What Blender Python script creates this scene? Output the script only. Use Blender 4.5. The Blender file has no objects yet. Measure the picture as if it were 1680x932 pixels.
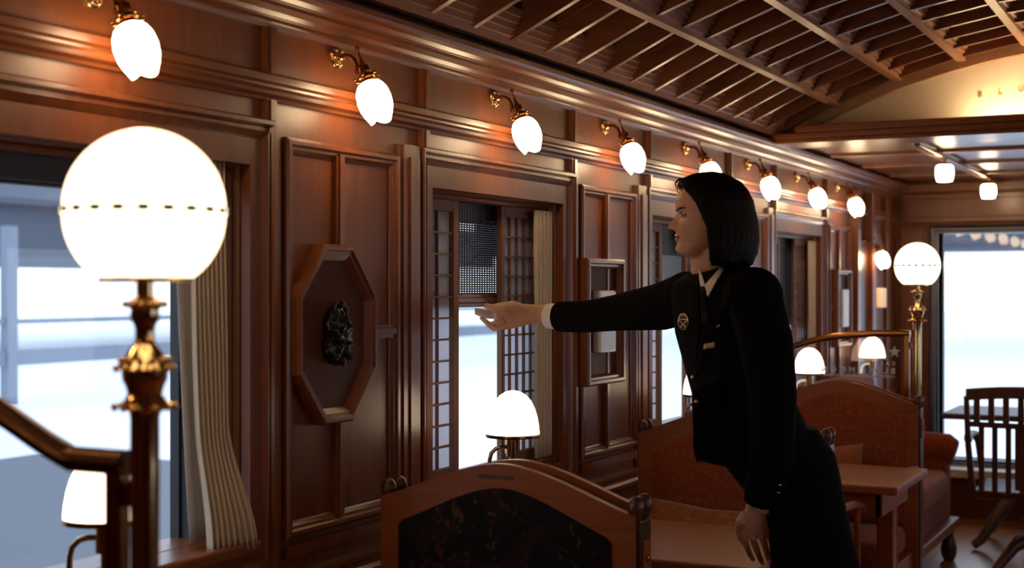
import bpy, bmesh, math, random
from mathutils import Vector, Matrix, noise
random.seed(7)
C = bpy.context.scene.collection
PI = math.pi
# ------------------------------------------------------------------ camera, world, exposure
FPX = 2272.0; TH = math.atan2(2005-840, FPX)
CS, SN = math.cos(TH), math.sin(TH)
CX, CZ, HY = 1.74, 1.35, 471.0
cam = bpy.data.cameras.new('camera'); camo = bpy.data.objects.new('camera', cam); C.objects.link(camo)
camo.location = (CX, 0, CZ); camo.rotation_euler = (PI/2, 0, TH)
cam.sensor_width = 36; cam.lens = FPX/1680*36; cam.shift_y = 5.0/1680
cam.clip_start = 0.05; cam.clip_end = 500
cam.dof.use_dof = True; cam.dof.focus_distance = 3.55; cam.dof.aperture_fstop = 4.0
sc = bpy.context.scene; sc.camera = camo
sc.view_settings.view_transform = 'Standard'; sc.view_settings.look = 'None'
sc.view_settings.gamma = 1; sc.view_settings.use_curve_mapping = False
sc.view_settings.exposure = 0.0
sc.cycles.max_bounces = 10; sc.cycles.transparent_max_bounces = 16
sc.cycles.use_adaptive_sampling = True; sc.cycles.adaptive_threshold = 0.02
sc.cycles.use_denoising = True; sc.cycles.sample_clamp_indirect = 6.0
sc.cycles.caustics_reflective = False; sc.cycles.caustics_refractive = False
SKY = 2.2
w = bpy.data.worlds.new('world'); sc.world = w; w.use_nodes = True
wn = w.node_tree; wb = wn.nodes['Background']
tc = wn.nodes.new('ShaderNodeTexCoord'); sp = wn.nodes.new('ShaderNodeSeparateXYZ')
rp = wn.nodes.new('ShaderNodeValToRGB')
rp.color_ramp.elements[0].position = 0.0; rp.color_ramp.elements[0].color = (.80,.90,1,1)
rp.color_ramp.elements[1].position = 1.0; rp.color_ramp.elements[1].color = (.62,.78,1,1)
wn.links.new(tc.outputs['Generated'], sp.inputs[0]); wn.links.new(sp.outputs['Z'], rp.inputs[0])
wn.links.new(rp.outputs[0], wb.inputs[0]); wb.inputs[1].default_value = SKY
LAMP = 8.5      # radiance of the frosted lamp glasses
W = 2.857       # inner width of the carriage

def P(px, py, d):
    u = (px-840)/FPX
    return Vector((CX + d*(u*CS-SN), d*(CS+u*SN), CZ + (HY-py)*d/FPX))

# ------------------------------------------------------------------ materials
def new_mat(name):
    m = bpy.data.materials.new(name); m.use_nodes = True
    return m, m.node_tree, m.node_tree.nodes['Principled BSDF']
def simple(name, col, rough=.5, metal=0, coat=0, spec=.5, sheen=0, bump=None):
    m, t, b = new_mat(name)
    b.inputs['Base Color'].default_value = (*col, 1); b.inputs['Roughness'].default_value = rough
    b.inputs['Metallic'].default_value = metal; b.inputs['Coat Weight'].default_value = coat
    b.inputs['Specular IOR Level'].default_value = spec; b.inputs['Sheen Weight'].default_value = sheen
    n = t.nodes.new('ShaderNodeTexNoise'); tcn = t.nodes.new('ShaderNodeTexCoord')
    t.links.new(tcn.outputs['Object'], n.inputs['Vector'])
    n.inputs['Scale'].default_value = bump[0] if bump else 40
    if bump:
        bp = t.nodes.new('ShaderNodeBump'); bp.inputs['Strength'].default_value = bump[1]; bp.inputs['Distance'].default_value = bump[2]
        t.links.new(n.outputs[0], bp.inputs['Height']); t.links.new(bp.outputs[0], b.inputs['Normal'])
    mr = t.nodes.new('ShaderNodeMapRange'); mr.inputs['To Min'].default_value = max(0,rough*.88); mr.inputs['To Max'].default_value = min(1,rough*1.12)
    t.links.new(n.outputs[0], mr.inputs['Value']); t.links.new(mr.outputs[0], b.inputs['Roughness'])
    return m
def wood(name, c1, c2, rough=.34, axis='Z', scale=1.0, coat=.28, spec=.42):
    m, t, b = new_mat(name)
    tcn = t.nodes.new('ShaderNodeTexCoord'); mp = t.nodes.new('ShaderNodeMapping')
    s = {'X': (1.2,14,14), 'Y': (14,1.2,14), 'Z': (14,14,1.2)}[axis]
    mp.inputs['Scale'].default_value = [q*scale for q in s]
    t.links.new(tcn.outputs['Object'], mp.inputs[0])
    n = t.nodes.new('ShaderNodeTexNoise'); n.inputs['Scale'].default_value = 1.6; n.inputs['Detail'].default_value = 8; n.inputs['Distortion'].default_value = 1.3
    n.inputs['Roughness'].default_value = .62
    t.links.new(mp.outputs[0], n.inputs['Vector'])
    r = t.nodes.new('ShaderNodeValToRGB'); e = r.color_ramp.elements
    e[0].position = .32; e[0].color = (*c1,1); e[1].position = .68; e[1].color = (*c2,1)
    t.links.new(n.outputs[0], r.inputs[0])
    n2 = t.nodes.new('ShaderNodeTexNoise'); n2.inputs['Scale'].default_value = 2.2; n2.inputs['Detail'].default_value = 3
    t.links.new(tcn.outputs['Object'], n2.inputs['Vector'])
    mx = t.nodes.new('ShaderNodeMix'); mx.data_type = 'RGBA'; mx.blend_type = 'MULTIPLY'; mx.inputs[0].default_value = .5
    r2 = t.nodes.new('ShaderNodeValToRGB'); r2.color_ramp.elements[0].position=.3; r2.color_ramp.elements[0].color=(.68,.6,.55,1); r2.color_ramp.elements[1].position=.7
    t.links.new(n2.outputs[0], r2.inputs[0]); t.links.new(r.outputs[0], mx.inputs[6]); t.links.new(r2.outputs[0], mx.inputs[7])
    t.links.new(mx.outputs[2], b.inputs['Base Color'])
    b.inputs['Coat Weight'].default_value = coat; b.inputs['Coat Roughness'].default_value = .27
    b.inputs['Specular IOR Level'].default_value = spec
    mr = t.nodes.new('ShaderNodeMapRange'); mr.inputs['To Min'].default_value = rough; mr.inputs['To Max'].default_value = rough+.12
    t.links.new(n.outputs[0], mr.inputs['Value']); t.links.new(mr.outputs[0], b.inputs['Roughness'])
    bp = t.nodes.new('ShaderNodeBump'); bp.inputs['Strength'].default_value = .12; bp.inputs['Distance'].default_value = .002
    t.links.new(n.outputs[0], bp.inputs['Height']); t.links.new(bp.outputs[0], b.inputs['Normal'])
    return m
def emit(name, col, s):
    m, t, b = new_mat(name)
    b.inputs['Base Color'].default_value = (.9,.88,.82,1); b.inputs['Roughness'].default_value = .25
    n = t.nodes.new('ShaderNodeTexNoise'); n.inputs['Scale'].default_value = 6
    mr = t.nodes.new('ShaderNodeMapRange'); mr.inputs['To Min'].default_value = s*.96; mr.inputs['To Max'].default_value = s*1.04
    t.links.new(n.outputs[0], mr.inputs['Value']); t.links.new(mr.outputs[0], b.inputs['Emission Strength'])
    b.inputs['Emission Color'].default_value = (*col,1)
    return m
def fabric(name, base, hi, scale=22, rough=.8, thr=(.46,.54)):
    m, t, b = new_mat(name)
    tcn = t.nodes.new('ShaderNodeTexCoord')
    nz = t.nodes.new('ShaderNodeTexNoise'); nz.inputs['Scale'].default_value = scale*.5; nz.inputs['Detail'].default_value = 2
    t.links.new(tcn.outputs['Object'], nz.inputs['Vector'])
    va = t.nodes.new('ShaderNodeVectorMath'); va.operation = 'MULTIPLY_ADD'; va.inputs[1].default_value = (.16,.16,.16)
    t.links.new(nz.outputs['Color'], va.inputs[0]); t.links.new(tcn.outputs['Object'], va.inputs[2])
    v = t.nodes.new('ShaderNodeTexVoronoi'); v.feature = 'SMOOTH_F1'; v.inputs['Scale'].default_value = scale; v.inputs['Smoothness'].default_value=.3
    t.links.new(va.outputs[0], v.inputs['Vector'])
    sn = t.nodes.new('ShaderNodeMath'); sn.operation = 'MULTIPLY'; sn.inputs[1].default_value = 17
    s2 = t.nodes.new('ShaderNodeMath'); s2.operation = 'SINE'
    t.links.new(v.outputs['Distance'], sn.inputs[0]); t.links.new(sn.outputs[0], s2.inputs[0])
    r = t.nodes.new('ShaderNodeValToRGB'); e = r.color_ramp.elements
    e[0].position = thr[0]; e[0].color = (*base,1); e[1].position = thr[1]+.2; e[1].color = (*hi,1)
    t.links.new(s2.outputs[0], r.inputs[0]); t.links.new(r.outputs[0], b.inputs['Base Color'])
    b.inputs['Roughness'].default_value = rough; b.inputs['Sheen Weight'].default_value = .15; b.inputs['Specular IOR Level'].default_value=.2
    w_ = t.nodes.new('ShaderNodeTexNoise'); w_.inputs['Scale'].default_value = 600
    t.links.new(tcn.outputs['Object'], w_.inputs['Vector'])
    bp = t.nodes.new('ShaderNodeBump'); bp.inputs['Strength'].default_value=.3; bp.inputs['Distance'].default_value=.001
    t.links.new(w_.outputs[0], bp.inputs['Height']); t.links.new(bp.outputs[0], b.inputs['Normal'])
    return m
def glass_mat(name, tint=(.97,.98,1), refl=1.0):
    m = bpy.data.materials.new(name); m.use_nodes = True; t = m.node_tree; t.nodes.clear()
    o = t.nodes.new('ShaderNodeOutputMaterial'); mx = t.nodes.new('ShaderNodeMixShader')
    tr = t.nodes.new('ShaderNodeBsdfTransparent'); tr.inputs[0].default_value = (*tint,1)
    gl = t.nodes.new('ShaderNodeBsdfGlossy'); gl.inputs['Roughness'].default_value = .02
    fr = t.nodes.new('ShaderNodeFresnel'); fr.inputs[0].default_value = 1.5
    mu = t.nodes.new('ShaderNodeMath'); mu.operation='MULTIPLY'; mu.inputs[1].default_value = refl
    geo = t.nodes.new('ShaderNodeNewGeometry'); iv = t.nodes.new('ShaderNodeMath'); iv.operation='SUBTRACT'; iv.inputs[0].default_value=1
    m2 = t.nodes.new('ShaderNodeMath'); m2.operation='MULTIPLY'      # only the outer faces reflect
    t.links.new(geo.outputs['Backfacing'], iv.inputs[1]); t.links.new(mu.outputs[0], m2.inputs[0]); t.links.new(iv.outputs[0], m2.inputs[1])
    t.links.new(fr.outputs[0], mu.inputs[0]); t.links.new(m2.outputs[0], mx.inputs[0])
    t.links.new(tr.outputs[0], mx.inputs[1]); t.links.new(gl.outputs[0], mx.inputs[2]); t.links.new(mx.outputs[0], o.inputs[0])
    return m
def paper_mat(name, col, k=.68):
    m = bpy.data.materials.new(name); m.use_nodes = True; t = m.node_tree; t.nodes.clear()
    o = t.nodes.new('ShaderNodeOutputMaterial'); mx = t.nodes.new('ShaderNodeMixShader'); mx.inputs[0].default_value = k
    df = t.nodes.new('ShaderNodeBsdfDiffuse'); tl = t.nodes.new('ShaderNodeBsdfTranslucent')
    n = t.nodes.new('ShaderNodeTexNoise'); n.inputs['Scale'].default_value = 60; n.inputs['Detail'].default_value=4
    r = t.nodes.new('ShaderNodeValToRGB'); r.color_ramp.elements[0].color = (*[c*.9 for c in col],1); r.color_ramp.elements[1].color=(*col,1)
    t.links.new(n.outputs[0], r.inputs[0]); t.links.new(r.outputs[0], df.inputs[0]); t.links.new(r.outputs[0], tl.inputs[0])
    t.links.new(df.outputs[0], mx.inputs[1]); t.links.new(tl.outputs[0], mx.inputs[2]); t.links.new(mx.outputs[0], o.inputs[0])
    return m

WALL = wood('mahogany_panel', (.165,.041,.009), (.235,.065,.015), .38, 'Z', .8, coat=.16)
TRIM = wood('mahogany_trim', (.165,.042,.010), (.25,.070,.018), .29, 'Z', 1, coat=.55)
TRIMY = wood('mahogany_moulding', (.17,.044,.010), (.26,.075,.020), .27, 'Y', 1, coat=.42)
CEILW = wood('ceiling_mahogany', (.12,.034,.012), (.20,.060,.022), .32, 'X', 1)
CEILR = wood('ceiling_wood_lit_tone', (.30,.14,.075), (.44,.22,.13), .34, 'Y', 1)  # same wood as the ceiling, paler: the ribs' highlight is put into the colour
CHAIRW = wood('chair_walnut', (.26,.062,.014), (.38,.10,.024), .34, 'X', 1, coat=.06, spec=.25)
TABLEW = wood('table_cherry', (.32,.09,.022), (.40,.12,.032), .36, 'X', .5, coat=.05, spec=.28)
SHOJIW = wood('shoji_wood', (.18,.085,.05), (.26,.13,.075), .55, 'Z', 1, coat=0)
DARKW = wood('dark_chair_wood', (.07,.022,.012), (.13,.04,.018), .3, 'Z', 1)
FLOORW = wood('floor_wood', (.36,.12,.035), (.55,.21,.07), .26, 'Y', .7, coat=.3)
BRASS = simple('brass', (.80,.54,.24), .15, 1)
LBRASS = simple('polished_brass', (.86,.62,.34), .16, 1)
BRASSD = simple('aged_brass', (.36,.17,.06), .24, 1)
BRONZE = simple('black_bronze', (.02,.018,.014), .3, .6)
OPAL = emit('opal_glass', (1,.74,.46), LAMP*.38)
SHADE = emit('tulip_glass', (1,.70,.40), LAMP*2.5)
TSHADE = emit('table_lamp_glass', (1,.76,.52), LAMP*.45)
TSHADE2 = emit('dim_lamp_glass', (1,.76,.50), .72)
GLASS = glass_mat('window_glass')
PGLASS = glass_mat('partition_glass', refl=1.6)
BLACK = simple('black_rubber', (.012,.012,.014), .5)
GREYM = simple('grey_metal', (.12,.12,.13), .35, .7)
PAPER = paper_mat('shoji_paper', (.88,.88,.92))
CLOTH = simple('black_wool', (.004,.0033,.0033), .9, sheen=.0, spec=.08, bump=(900,.2,.0006))
SHIRT = simple('white_cotton', (.86,.83,.79), .7)
CREAM = simple('cream_curtain', (.62,.52,.40), .85, bump=(700,.2,.0006))
CREAML = simple('curtain_lining', (.55,.52,.50), .85)
PLAST = simple('white_plastic', (.92,.93,.96), .3)
LUN = simple('lunette_plaster', (.74,.64,.46), .6)
LUNT = simple('lunette_letters', (.40,.27,.12), .5)
ETCH = paper_mat('etched_white', (.97,.98,1.0), .35)
ORF = fabric('orange_floral_fabric', (.24,.040,.009), (.30,.062,.016), 24)
ORP = fabric('pillow_fabric', (.28,.075,.02), (.38,.12,.035), 30)
def blotch(name):
    m,t,b = new_mat(name); tcn=t.nodes.new('ShaderNodeTexCoord'); prev=None
    for k,(sc_,col,lo) in enumerate(((9,(.020,.009,.008),.50),(26,(.075,.030,.012),.62),(31,(.030,.034,.016),.64),(23,(.055,.014,.010),.63))):
        n=t.nodes.new('ShaderNodeTexNoise'); n.inputs['Scale'].default_value=sc_; n.inputs['Detail'].default_value=2.5; n.inputs['Distortion'].default_value=1.1
        mp=t.nodes.new('ShaderNodeMapping'); mp.inputs['Location'].default_value=(k*3.1,k*1.7,k*2.3)
        t.links.new(tcn.outputs['Object'],mp.inputs[0]); t.links.new(mp.outputs[0],n.inputs['Vector'])
        mr=t.nodes.new('ShaderNodeMapRange'); mr.inputs['From Min'].default_value=lo; mr.inputs['From Max'].default_value=lo+.07; t.links.new(n.outputs[0],mr.inputs['Value'])
        mx=t.nodes.new('ShaderNodeMix'); mx.data_type='RGBA'; t.links.new(mr.outputs[0],mx.inputs[0]); mx.inputs[7].default_value=(*col,1)
        if prev: t.links.new(prev,mx.inputs[6])
        else: mx.inputs[6].default_value=(.009,.006,.007,1)
        prev=mx.outputs[2]
    t.links.new(prev,b.inputs['Base Color']); b.inputs['Roughness'].default_value=.85; b.inputs['Specular IOR Level'].default_value=.15
    return m
DKF = blotch('dark_floral_fabric')
BLIND = simple('black_blind_slat', (.02,.017,.015), .5)
VALN = simple('pale_blue_lacquer', (.5,.5,.56), .3)

# ------------------------------------------------------------------ mesh helpers
class MB:
    def __init__(s): s.v=[]; s.f=[]; s.m=None
    def add(s, vs, fs):
        o=len(s.v); s.v += [Vector(q) for q in vs]; s.f += [tuple(i+o for i in f) for f in fs]; return s
    def box(s, x0,x1,y0,y1,z0,z1):
        return s.add([(x0,y0,z0),(x1,y0,z0),(x1,y1,z0),(x0,y1,z0),(x0,y0,z1),(x1,y0,z1),(x1,y1,z1),(x0,y1,z1)],
              [(0,3,2,1),(4,5,6,7),(0,1,5,4),(1,2,6,5),(2,3,7,6),(3,0,4,7)])
    def rings(s, rs, closed=True, caps=True):
        n=len(rs[0]); vs=[p for r in rs for p in r]; fs=[]
        for i in range(len(rs)-1):
            for j in range(n if closed else n-1):
                a=i*n+j; b=i*n+(j+1)%n; fs.append((a,b,b+n,a+n))
        if caps and closed: fs.append(tuple(range(n-1,-1,-1))); fs.append(tuple(range((len(rs)-1)*n, len(rs)*n)))
        return s.add(vs,fs)
    def tube(s, pts, r, n=12, r2=None, up=None, caps=True):
        pts=[Vector(p) for p in pts]; k=len(pts)
        if not isinstance(r,(list,tuple)): r=[r]*k
        if r2 is None: r2=r
        elif not isinstance(r2,(list,tuple)): r2=[r2]*k
        rs=[]; pu=Vector(up) if up else None
        for i in range(k):
            t=(pts[min(i+1,k-1)]-pts[max(i-1,0)]).normalized()
            if pu is None: pu = Vector((0,0,1)) if abs(t.z)<.9 else Vector((1,0,0))
            a=(pu-t*pu.dot(t)).normalized(); b=t.cross(a); pu=a if not up else Vector(up)
            rs.append([pts[i]+a*r[i]*math.cos(2*PI*j/n)+b*r2[i]*math.sin(2*PI*j/n) for j in range(n)])
        return s.rings(rs, True, caps)
    def lathe(s, prof, c=(0,0,0), n=32, axis=(0,0,1)):
        ax=Vector(axis).normalized(); q=Vector((0,0,1)).rotation_difference(ax); c=Vector(c)
        rs=[[c+q@Vector((max(r,1e-4)*math.cos(2*PI*j/n), max(r,1e-4)*math.sin(2*PI*j/n), z)) for j in range(n)] for r,z in prof]
        return s.rings(rs)
    def ball(s, c, r, n=14, sc=(1,1,1)):
        c=Vector(c); rs=[]
        for i in range(n+1):
            a=-PI/2+PI*i/n; rr=max(math.cos(a),.001)
            rs.append([c+Vector((r*sc[0]*rr*math.cos(2*PI*j/(2*n)), r*sc[1]*rr*math.sin(2*PI*j/(2*n)), r*sc[2]*math.sin(a))) for j in range(2*n)])
        return s.rings(rs)
    def prism(s, poly, a, b, plane='xz'):   # polygon extruded between a and b on the missing axis
        def mk(u,v,t):
            return {'xz':(u,t,v),'yz':(t,u,v),'xy':(u,v,t)}[plane]
        n=len(poly)
        vs=[mk(u,v,a) for u,v in poly]+[mk(u,v,b) for u,v in poly]
        fs=[tuple(range(n)),tuple(range(2*n-1,n-1,-1))]+[(i,(i+1)%n,(i+1)%n+n,i+n) for i in range(n)]
        return s.add(vs,fs)
    def xf(s, fn): s.v=[Vector(fn(p)) for p in s.v]; return s
    def build(s, name, m, parent=None, smooth=False, bevel=0, sub=0, seg=2):
        me=bpy.data.meshes.new(name); me.from_pydata([tuple(p) for p in s.v],[],s.f)
        bm=bmesh.new(); bm.from_mesh(me); bmesh.ops.recalc_face_normals(bm, faces=bm.faces)
        bm.to_mesh(me); bm.free()
        me.materials.append(m)
        if smooth:
            me.polygons.foreach_set('use_smooth',[True]*len(me.polygons))
            if smooth!='all':
                try: me.set_sharp_from_angle(angle=math.radians(38 if smooth is True else smooth))
                except Exception: pass
        o=bpy.data.objects.new(name,me); C.objects.link(o)
        if parent: o.parent=parent; o.matrix_parent_inverse=Matrix.Identity(4)
        if bevel:
            b=o.modifiers.new('b','BEVEL'); b.width=bevel; b.segments=seg; b.limit_method='ANGLE'; b.angle_limit=math.radians(40)
        if sub:
            q=o.modifiers.new('s','SUBSURF'); q.levels=sub; q.render_levels=sub
        return o
def tag(o,label,cat,group=None):
    o['label']=label; o['category']=cat
    if group: o['group']=group
    return o
def struct(o): o['kind']='structure'; return o
def thing(name,label,cat,loc=(0,0,0),rz=0,group=None):
    o=bpy.data.objects.new(name,None); o.empty_display_size=.05; C.objects.link(o); o.location=loc; o.rotation_euler=(0,0,rz)
    return tag(o,label,cat,group)
def copy_thing(root, loc, label, rz=None):
    r=root.copy(); C.objects.link(r); r.location=loc
    if rz is not None: r.rotation_euler=(0,0,rz)
    r['label']=label
    for ch in list(root.children):
        c=ch.copy(); C.objects.link(c); c.parent=r; c.matrix_parent_inverse=Matrix.Identity(4)
        for g in list(ch.children):
            d=g.copy(); C.objects.link(d); d.parent=c; d.matrix_parent_inverse=Matrix.Identity(4)
    return r
def text_mesh(txt, size, m, name, depth=.001, spacing=1.0, align='CENTER', bold=0):
    cu=bpy.data.curves.new(name,'FONT'); cu.body=txt; cu.size=size; cu.extrude=depth; cu.align_x=align; cu.space_character=spacing
    cu.resolution_u=3; cu.offset=bold
    o=bpy.data.objects.new(name+'_tmp',cu); C.objects.link(o)
    dg=bpy.context.evaluated_depsgraph_get(); me=bpy.data.meshes.new_from_object(o.evaluated_get(dg))
    bpy.data.objects.remove(o); bpy.data.curves.remove(cu)
    me.materials.clear(); me.materials.append(m)
    r=bpy.data.objects.new(name,me); C.objects.link(r); return r
# mapping of wall-local (h out of the wall, y, z) for both side walls
LEFT = lambda p: (p[0],p[1],p[2])
RIGHT = lambda p: (W-p[0],p[1],p[2])
def inset(poly,d):
    n=len(poly); out=[]
    for i in range(n):
        p0=Vector(poly[i-1]);p1=Vector(poly[i]);p2=Vector(poly[(i+1)%n])
        a=(p1-p0).normalized(); b=(p2-p1).normalized()
        na=Vector((-a.y,a.x)); nb=Vector((-b.y,b.x)); m=(na+nb).normalized(); out.append(tuple(p1+m*(d/max(m.dot(na),.2))))
    return out
def frame(mb, poly, prof, h0=0):     # poly counter-clockwise in (y,z); prof = (inset, height)
    rs=[[(h0+h,y,z) for (y,z) in inset(poly,o)] for o,h in prof]
    return mb.rings(rs, True, False)
def rect(y0,y1,z0,z1): return [(y0,z0),(y1,z0),(y1,z1),(y0,z1)]
def frame2(mb, outer, inner, prof, h0=0):
    rs=[]
    for t,h in prof:
        r=[outer[i]*(1-t)+inner[i]*t for i in range(4)]
        rs.append([(h0+h,y,z) for (y,z) in rect(*r)])
    return mb.rings(rs, True, False)
def extr(mb, prof, y0, y1):          # (h,z) profile along y
    return mb.rings([[(h,y0,z) for h,z in prof],[(h,y1,z) for h,z in prof]])
# ------------------------------------------------------------------ the carriage shell
Y0, Y1 = -1.6, 8.43
PITCH = 1.488
WC = [1.857+PITCH*j for j in range(0,4)]      # window centres along both walls
HO, HI = .45, .362                            # half widths: outer frame, opening
ZO0, ZO1, ZI0, ZI1 = .765, 1.692, .85, 1.577
FL = struct(MB().box(-.2,W+.2,Y0-.1,Y1+.1,-.1,0).build('floor', FLOORW))
def wall(side, name):
    mb=MB(); ys=[]
    holes=[(c-HI-.02,c+HI+.02) for c in WC]
    y=Y0
    for a,b in holes:
        mb.box(-.13,0,y,a,0,2.05); mb.box(-.13,0,a,b,0,ZI0-.02); mb.box(-.13,0,a,b,ZI1+.02,2.05); y=b
    mb.box(-.13,0,y,Y1,0,2.05)
    mb.xf(side); return struct(mb.build(name, WALL))
wall(LEFT,'wall_left'); wall(RIGHT,'wall_right')
def mouldings(side, a, b):
    mb=MB()
    extr(mb,[(0,1.878),(.012,1.878),(.014,1.888),(.022,1.890),(.022,1.897),(.028,1.900),(.034,1.908),(.048,1.915),(.052,1.915),(.052,1.922),(.060,1.925),(.068,1.933),(.082,1.938),(.085,1.945),(.085,1.957),(0,1.957)],Y0,Y1)
    mb.xf(side); struct(mb.build('trim_%d'%a, TRIMY))
    mb=MB()
    extr(mb,[(0,1.730),(.010,1.730),(.013,1.736),(.024,1.741),(.027,1.748),(.024,1.755),(.014,1.758),(.014,1.763),(.020,1.768),(.020,1.782),(.014,1.787),(0,1.787)],Y0,Y1)
    # fluted dado and panel base rails
    extr(mb,[(0,.690),(.012,.690),(.020,.700),(.020,.712),(.012,.720),(.012,.730),(.018,.736),(.018,.746),(0,.752)],Y0,Y1)
    extr(mb,[(0,.0),(.02,0),(.02,.10),(.012,.115),(0,.12)],Y0,Y1)
    mb.xf(side); struct(mb.build('trim_%d'%b, TRIMY))
mouldings(LEFT,1,2); mouldings(RIGHT,3,4)
def window_unit(side, c, idx):
    mb=MB()
    out=(c-HO,c+HO,ZO0,ZO1); inn=(c-HI,c+HI,ZI0,ZI1)
    cove=[(.24+.50*t, .010-.044*math.sin(t*PI/2)*t**.4) for t in [i/7 for i in range(1,8)]]
    prof=[(0,0),(0,.012),(.03,.016),(.10,.016),(.13,.011),(.15,.006),(.21,.006),(.23,.012),(.24,.010)]+cove+[(.76,-.026),(.81,-.024),(.85,-.028),(.90,-.040),(.93,-.036),(.97,-.040),(1,-.044),(1,-.128)]
    frame2(mb,out,inn,prof); mb.xf(side)
    wf=struct(mb.build('window_%d'%idx, TRIM, smooth=30))
    # black rubber gasket and the pane on the outer skin
    mb=MB(); frame(mb, rect(c-HI-.015,c+HI+.015,ZI0-.084,ZI1+.035),[(0,-.13),(0,-.085),(.078,-.085),(.078,-.108),(.084,-.108),(.084,-.13)]); mb.xf(side)
    mb.build('gasket', BLACK, wf)
    mb=MB().box(-.112,-.106,c-HI-.01,c+HI+.01,ZI0-.05,ZI1+.01); mb.xf(side); mb.build('glass_pane', GLASS, wf)
    mb=MB().box(-.084,.045 if c<2.5 else -.032,c-HI+.0,c+HI-.0,ZI0-.028,ZI0-.001); mb.xf(side); mb.build('window_sill', TRIMY, wf, bevel=.006)
    return wf
wi=1
for j,c in enumerate(WC):
    window_unit(LEFT,c,wi); wi+=1
for j,c in enumerate(WC):
    window_unit(RIGHT,c,wi); wi+=1
# pilaster strips and raised panels between the windows
PANF=[(0,0),(0,.014),(.006,.018),(.014,.018),(.018,.012),(.024,.012),(.030,.005),(.034,.003)]
def panel_bay(side, ya, yb, idx, octo=False, rectf=False):
    mb=MB()
    for a,b in ((ya-.032,ya+.002),(yb-.002,yb+.032)):       # short strips above the windows
        mb.box(0,.014,a,b,1.785,1.88); mb.box(0,.014,a,b,1.69,1.732)
        mb.box(0,.018,a+.010,b-.010,1.785,1.88); mb.box(0,.018,a+.010,b-.010,1.69,1.732)
    mb.box(0,.006,ya,ya+.028,.75,1.69); mb.box(0,.006,yb-.10,yb,.75,1.69)
    mb.box(0,.012,ya,ya+.012,.75,1.69); mb.box(0,.011,yb-.085,yb-.012,.75,1.69); mb.box(0,.016,yb-.060,yb-.018,.75,1.66)
    a,b=ya+.035,yb-.108; z0,z1=.825,1.662; yc=(a+b)/2-.022
    frame(mb, rect(a,b,z0,z1), PANF)
    mb.box(0,.016,a,b,.786,.812)
    mb.box(0,.012,yc-.016,yc+.016,z0+.02,z1-.02); mb.box(0,.017,yc-.008,yc+.008,z0+.02,z1-.02)
    mb.box(0,.012,a+.02,b-.02,1.232,1.262); mb.box(0,.017,a+.02,b-.02,1.24,1.254)
    mb.xf(side); struct(mb.build('trim_%d'%idx, TRIM))
    return yc
ti=5; PY={}
for side in (LEFT,RIGHT):
    edges=[WC[0]-PITCH+HO]+[q for c in WC for q in (c-HO,c+HO)]+[Y1]
    for k in range(0,len(edges)-1,2):
        ya,yb=edges[k],edges[k+1]
        if k==len(edges)-2: yb=ya+PITCH-2*HO
        
        yc=panel_bay(side,ya,yb,ti); ti+=1
        if side is LEFT: PY[k//2]=yc
# octagonal plaque moulding with the bronze ornament (second bay in view)
yo,zo=2.507,1.248
OCT=[(yo-.056,zo-.194),(yo+.056,zo-.194),(yo+.152,zo-.082),(yo+.152,zo+.082),(yo+.056,zo+.194),(yo-.056,zo+.194),(yo-.152,zo+.082),(yo-.152,zo-.082)]
t=thing('octagonal_plaque','dark wooden octagonal framed plaque on the panelled wall beside the first window','plaque',(0,yo,zo))
L=lambda p:(p[0],p[1]-yo,p[2]-zo)
mb=MB(); frame(mb,OCT,[(0,.0),(0,.030),(.005,.036),(.012,.036),(.016,.030),(.022,.030),(.028,.024),(.034,.018),(.034,.012)]); mb.xf(L); mb.build('octagonal_frame',TRIM,t)
PLQ=wood('plaque_wood',(.085,.022,.009),(.13,.034,.013),.5,'Z',1,coat=.02,spec=.2)
mb=MB().prism(inset(OCT,.030),.0,.018,'yz').xf(L); mb.build('backing_board',PLQ,t)
def ornament():
    mb=MB(); rs=[]
    for i in range(25):
        v=-1+2*i/24; ring=[]
        for j in range(28):
            a=2*PI*j/28
            rad=math.sqrt(max(1-abs(v)**2.4,.0008)); wv=.043*(1-.12*v)
            y=math.cos(a)*rad*wv; x=.022*rad*max(math.sin(a),-.35)
            ring.append(Vector((x,y,v*.070)))
        rs.append(ring)
    mb.rings(rs)
    def dz(p):
        n=noise.noise(Vector((p[0]*60,p[1]*75,p[2]*60)))+.6*noise.noise(Vector((p[0]*120+5,p[1]*150,p[2]*120)))
        k=1+.28*n
        return (p[0]*(1+.9*n)+.006,p[1]*k,p[2]*(1+.06*n))
    mb.xf(dz)
    for s,(y,z,r) in enumerate([(-.02,.045,.010),(.016,.05,.009),(0,.066,.008),(-.026,.01,.010),(.027,.02,.009),(.0,.02,.014),(-.012,-.03,.013),(.018,-.028,.011),(.004,-.058,.010),(-.024,-.05,.007)]):
        mb.ball((.018,y,z),r,8,(.8,1,1.2))
    return mb.xf(lambda p:(p[0]+.02,p[1],p[2]))
mbo=ornament(); mbo.build('bronze_ornament',BRONZE,t,smooth='all')
# rectangular framed recess with a white call box (fourth bay), repeated down the car
def call_box(yc, label, w=.145, first=False):
    t=thing('framed_wall_fixture',label,'wall fixture',(0,yc,1.243))
    mb=MB(); frame(mb,rect(-w,w,-.195,.195),[(0,0),(0,.036),(.006,.042),(.014,.042),(.018,.032),(.024,.032),(.030,.022),(.030,.012)]); mb.build('frame_moulding',TRIM,t)
    MB().box(0,.014,-w+.024,w-.024,-.17,.17).build('backing_board',PLQ,t)
    MB().box(.014,.045,-.062,.062,-.096,.096).build('white_cover',PLAST,t,bevel=.006)
    return t
call_box(3.965,'framed wooden recess with white rectangular cover behind the outstretched arm')
call_box(7.02,'small framed wooden recess with white cover on wall near carriage end')
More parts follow.
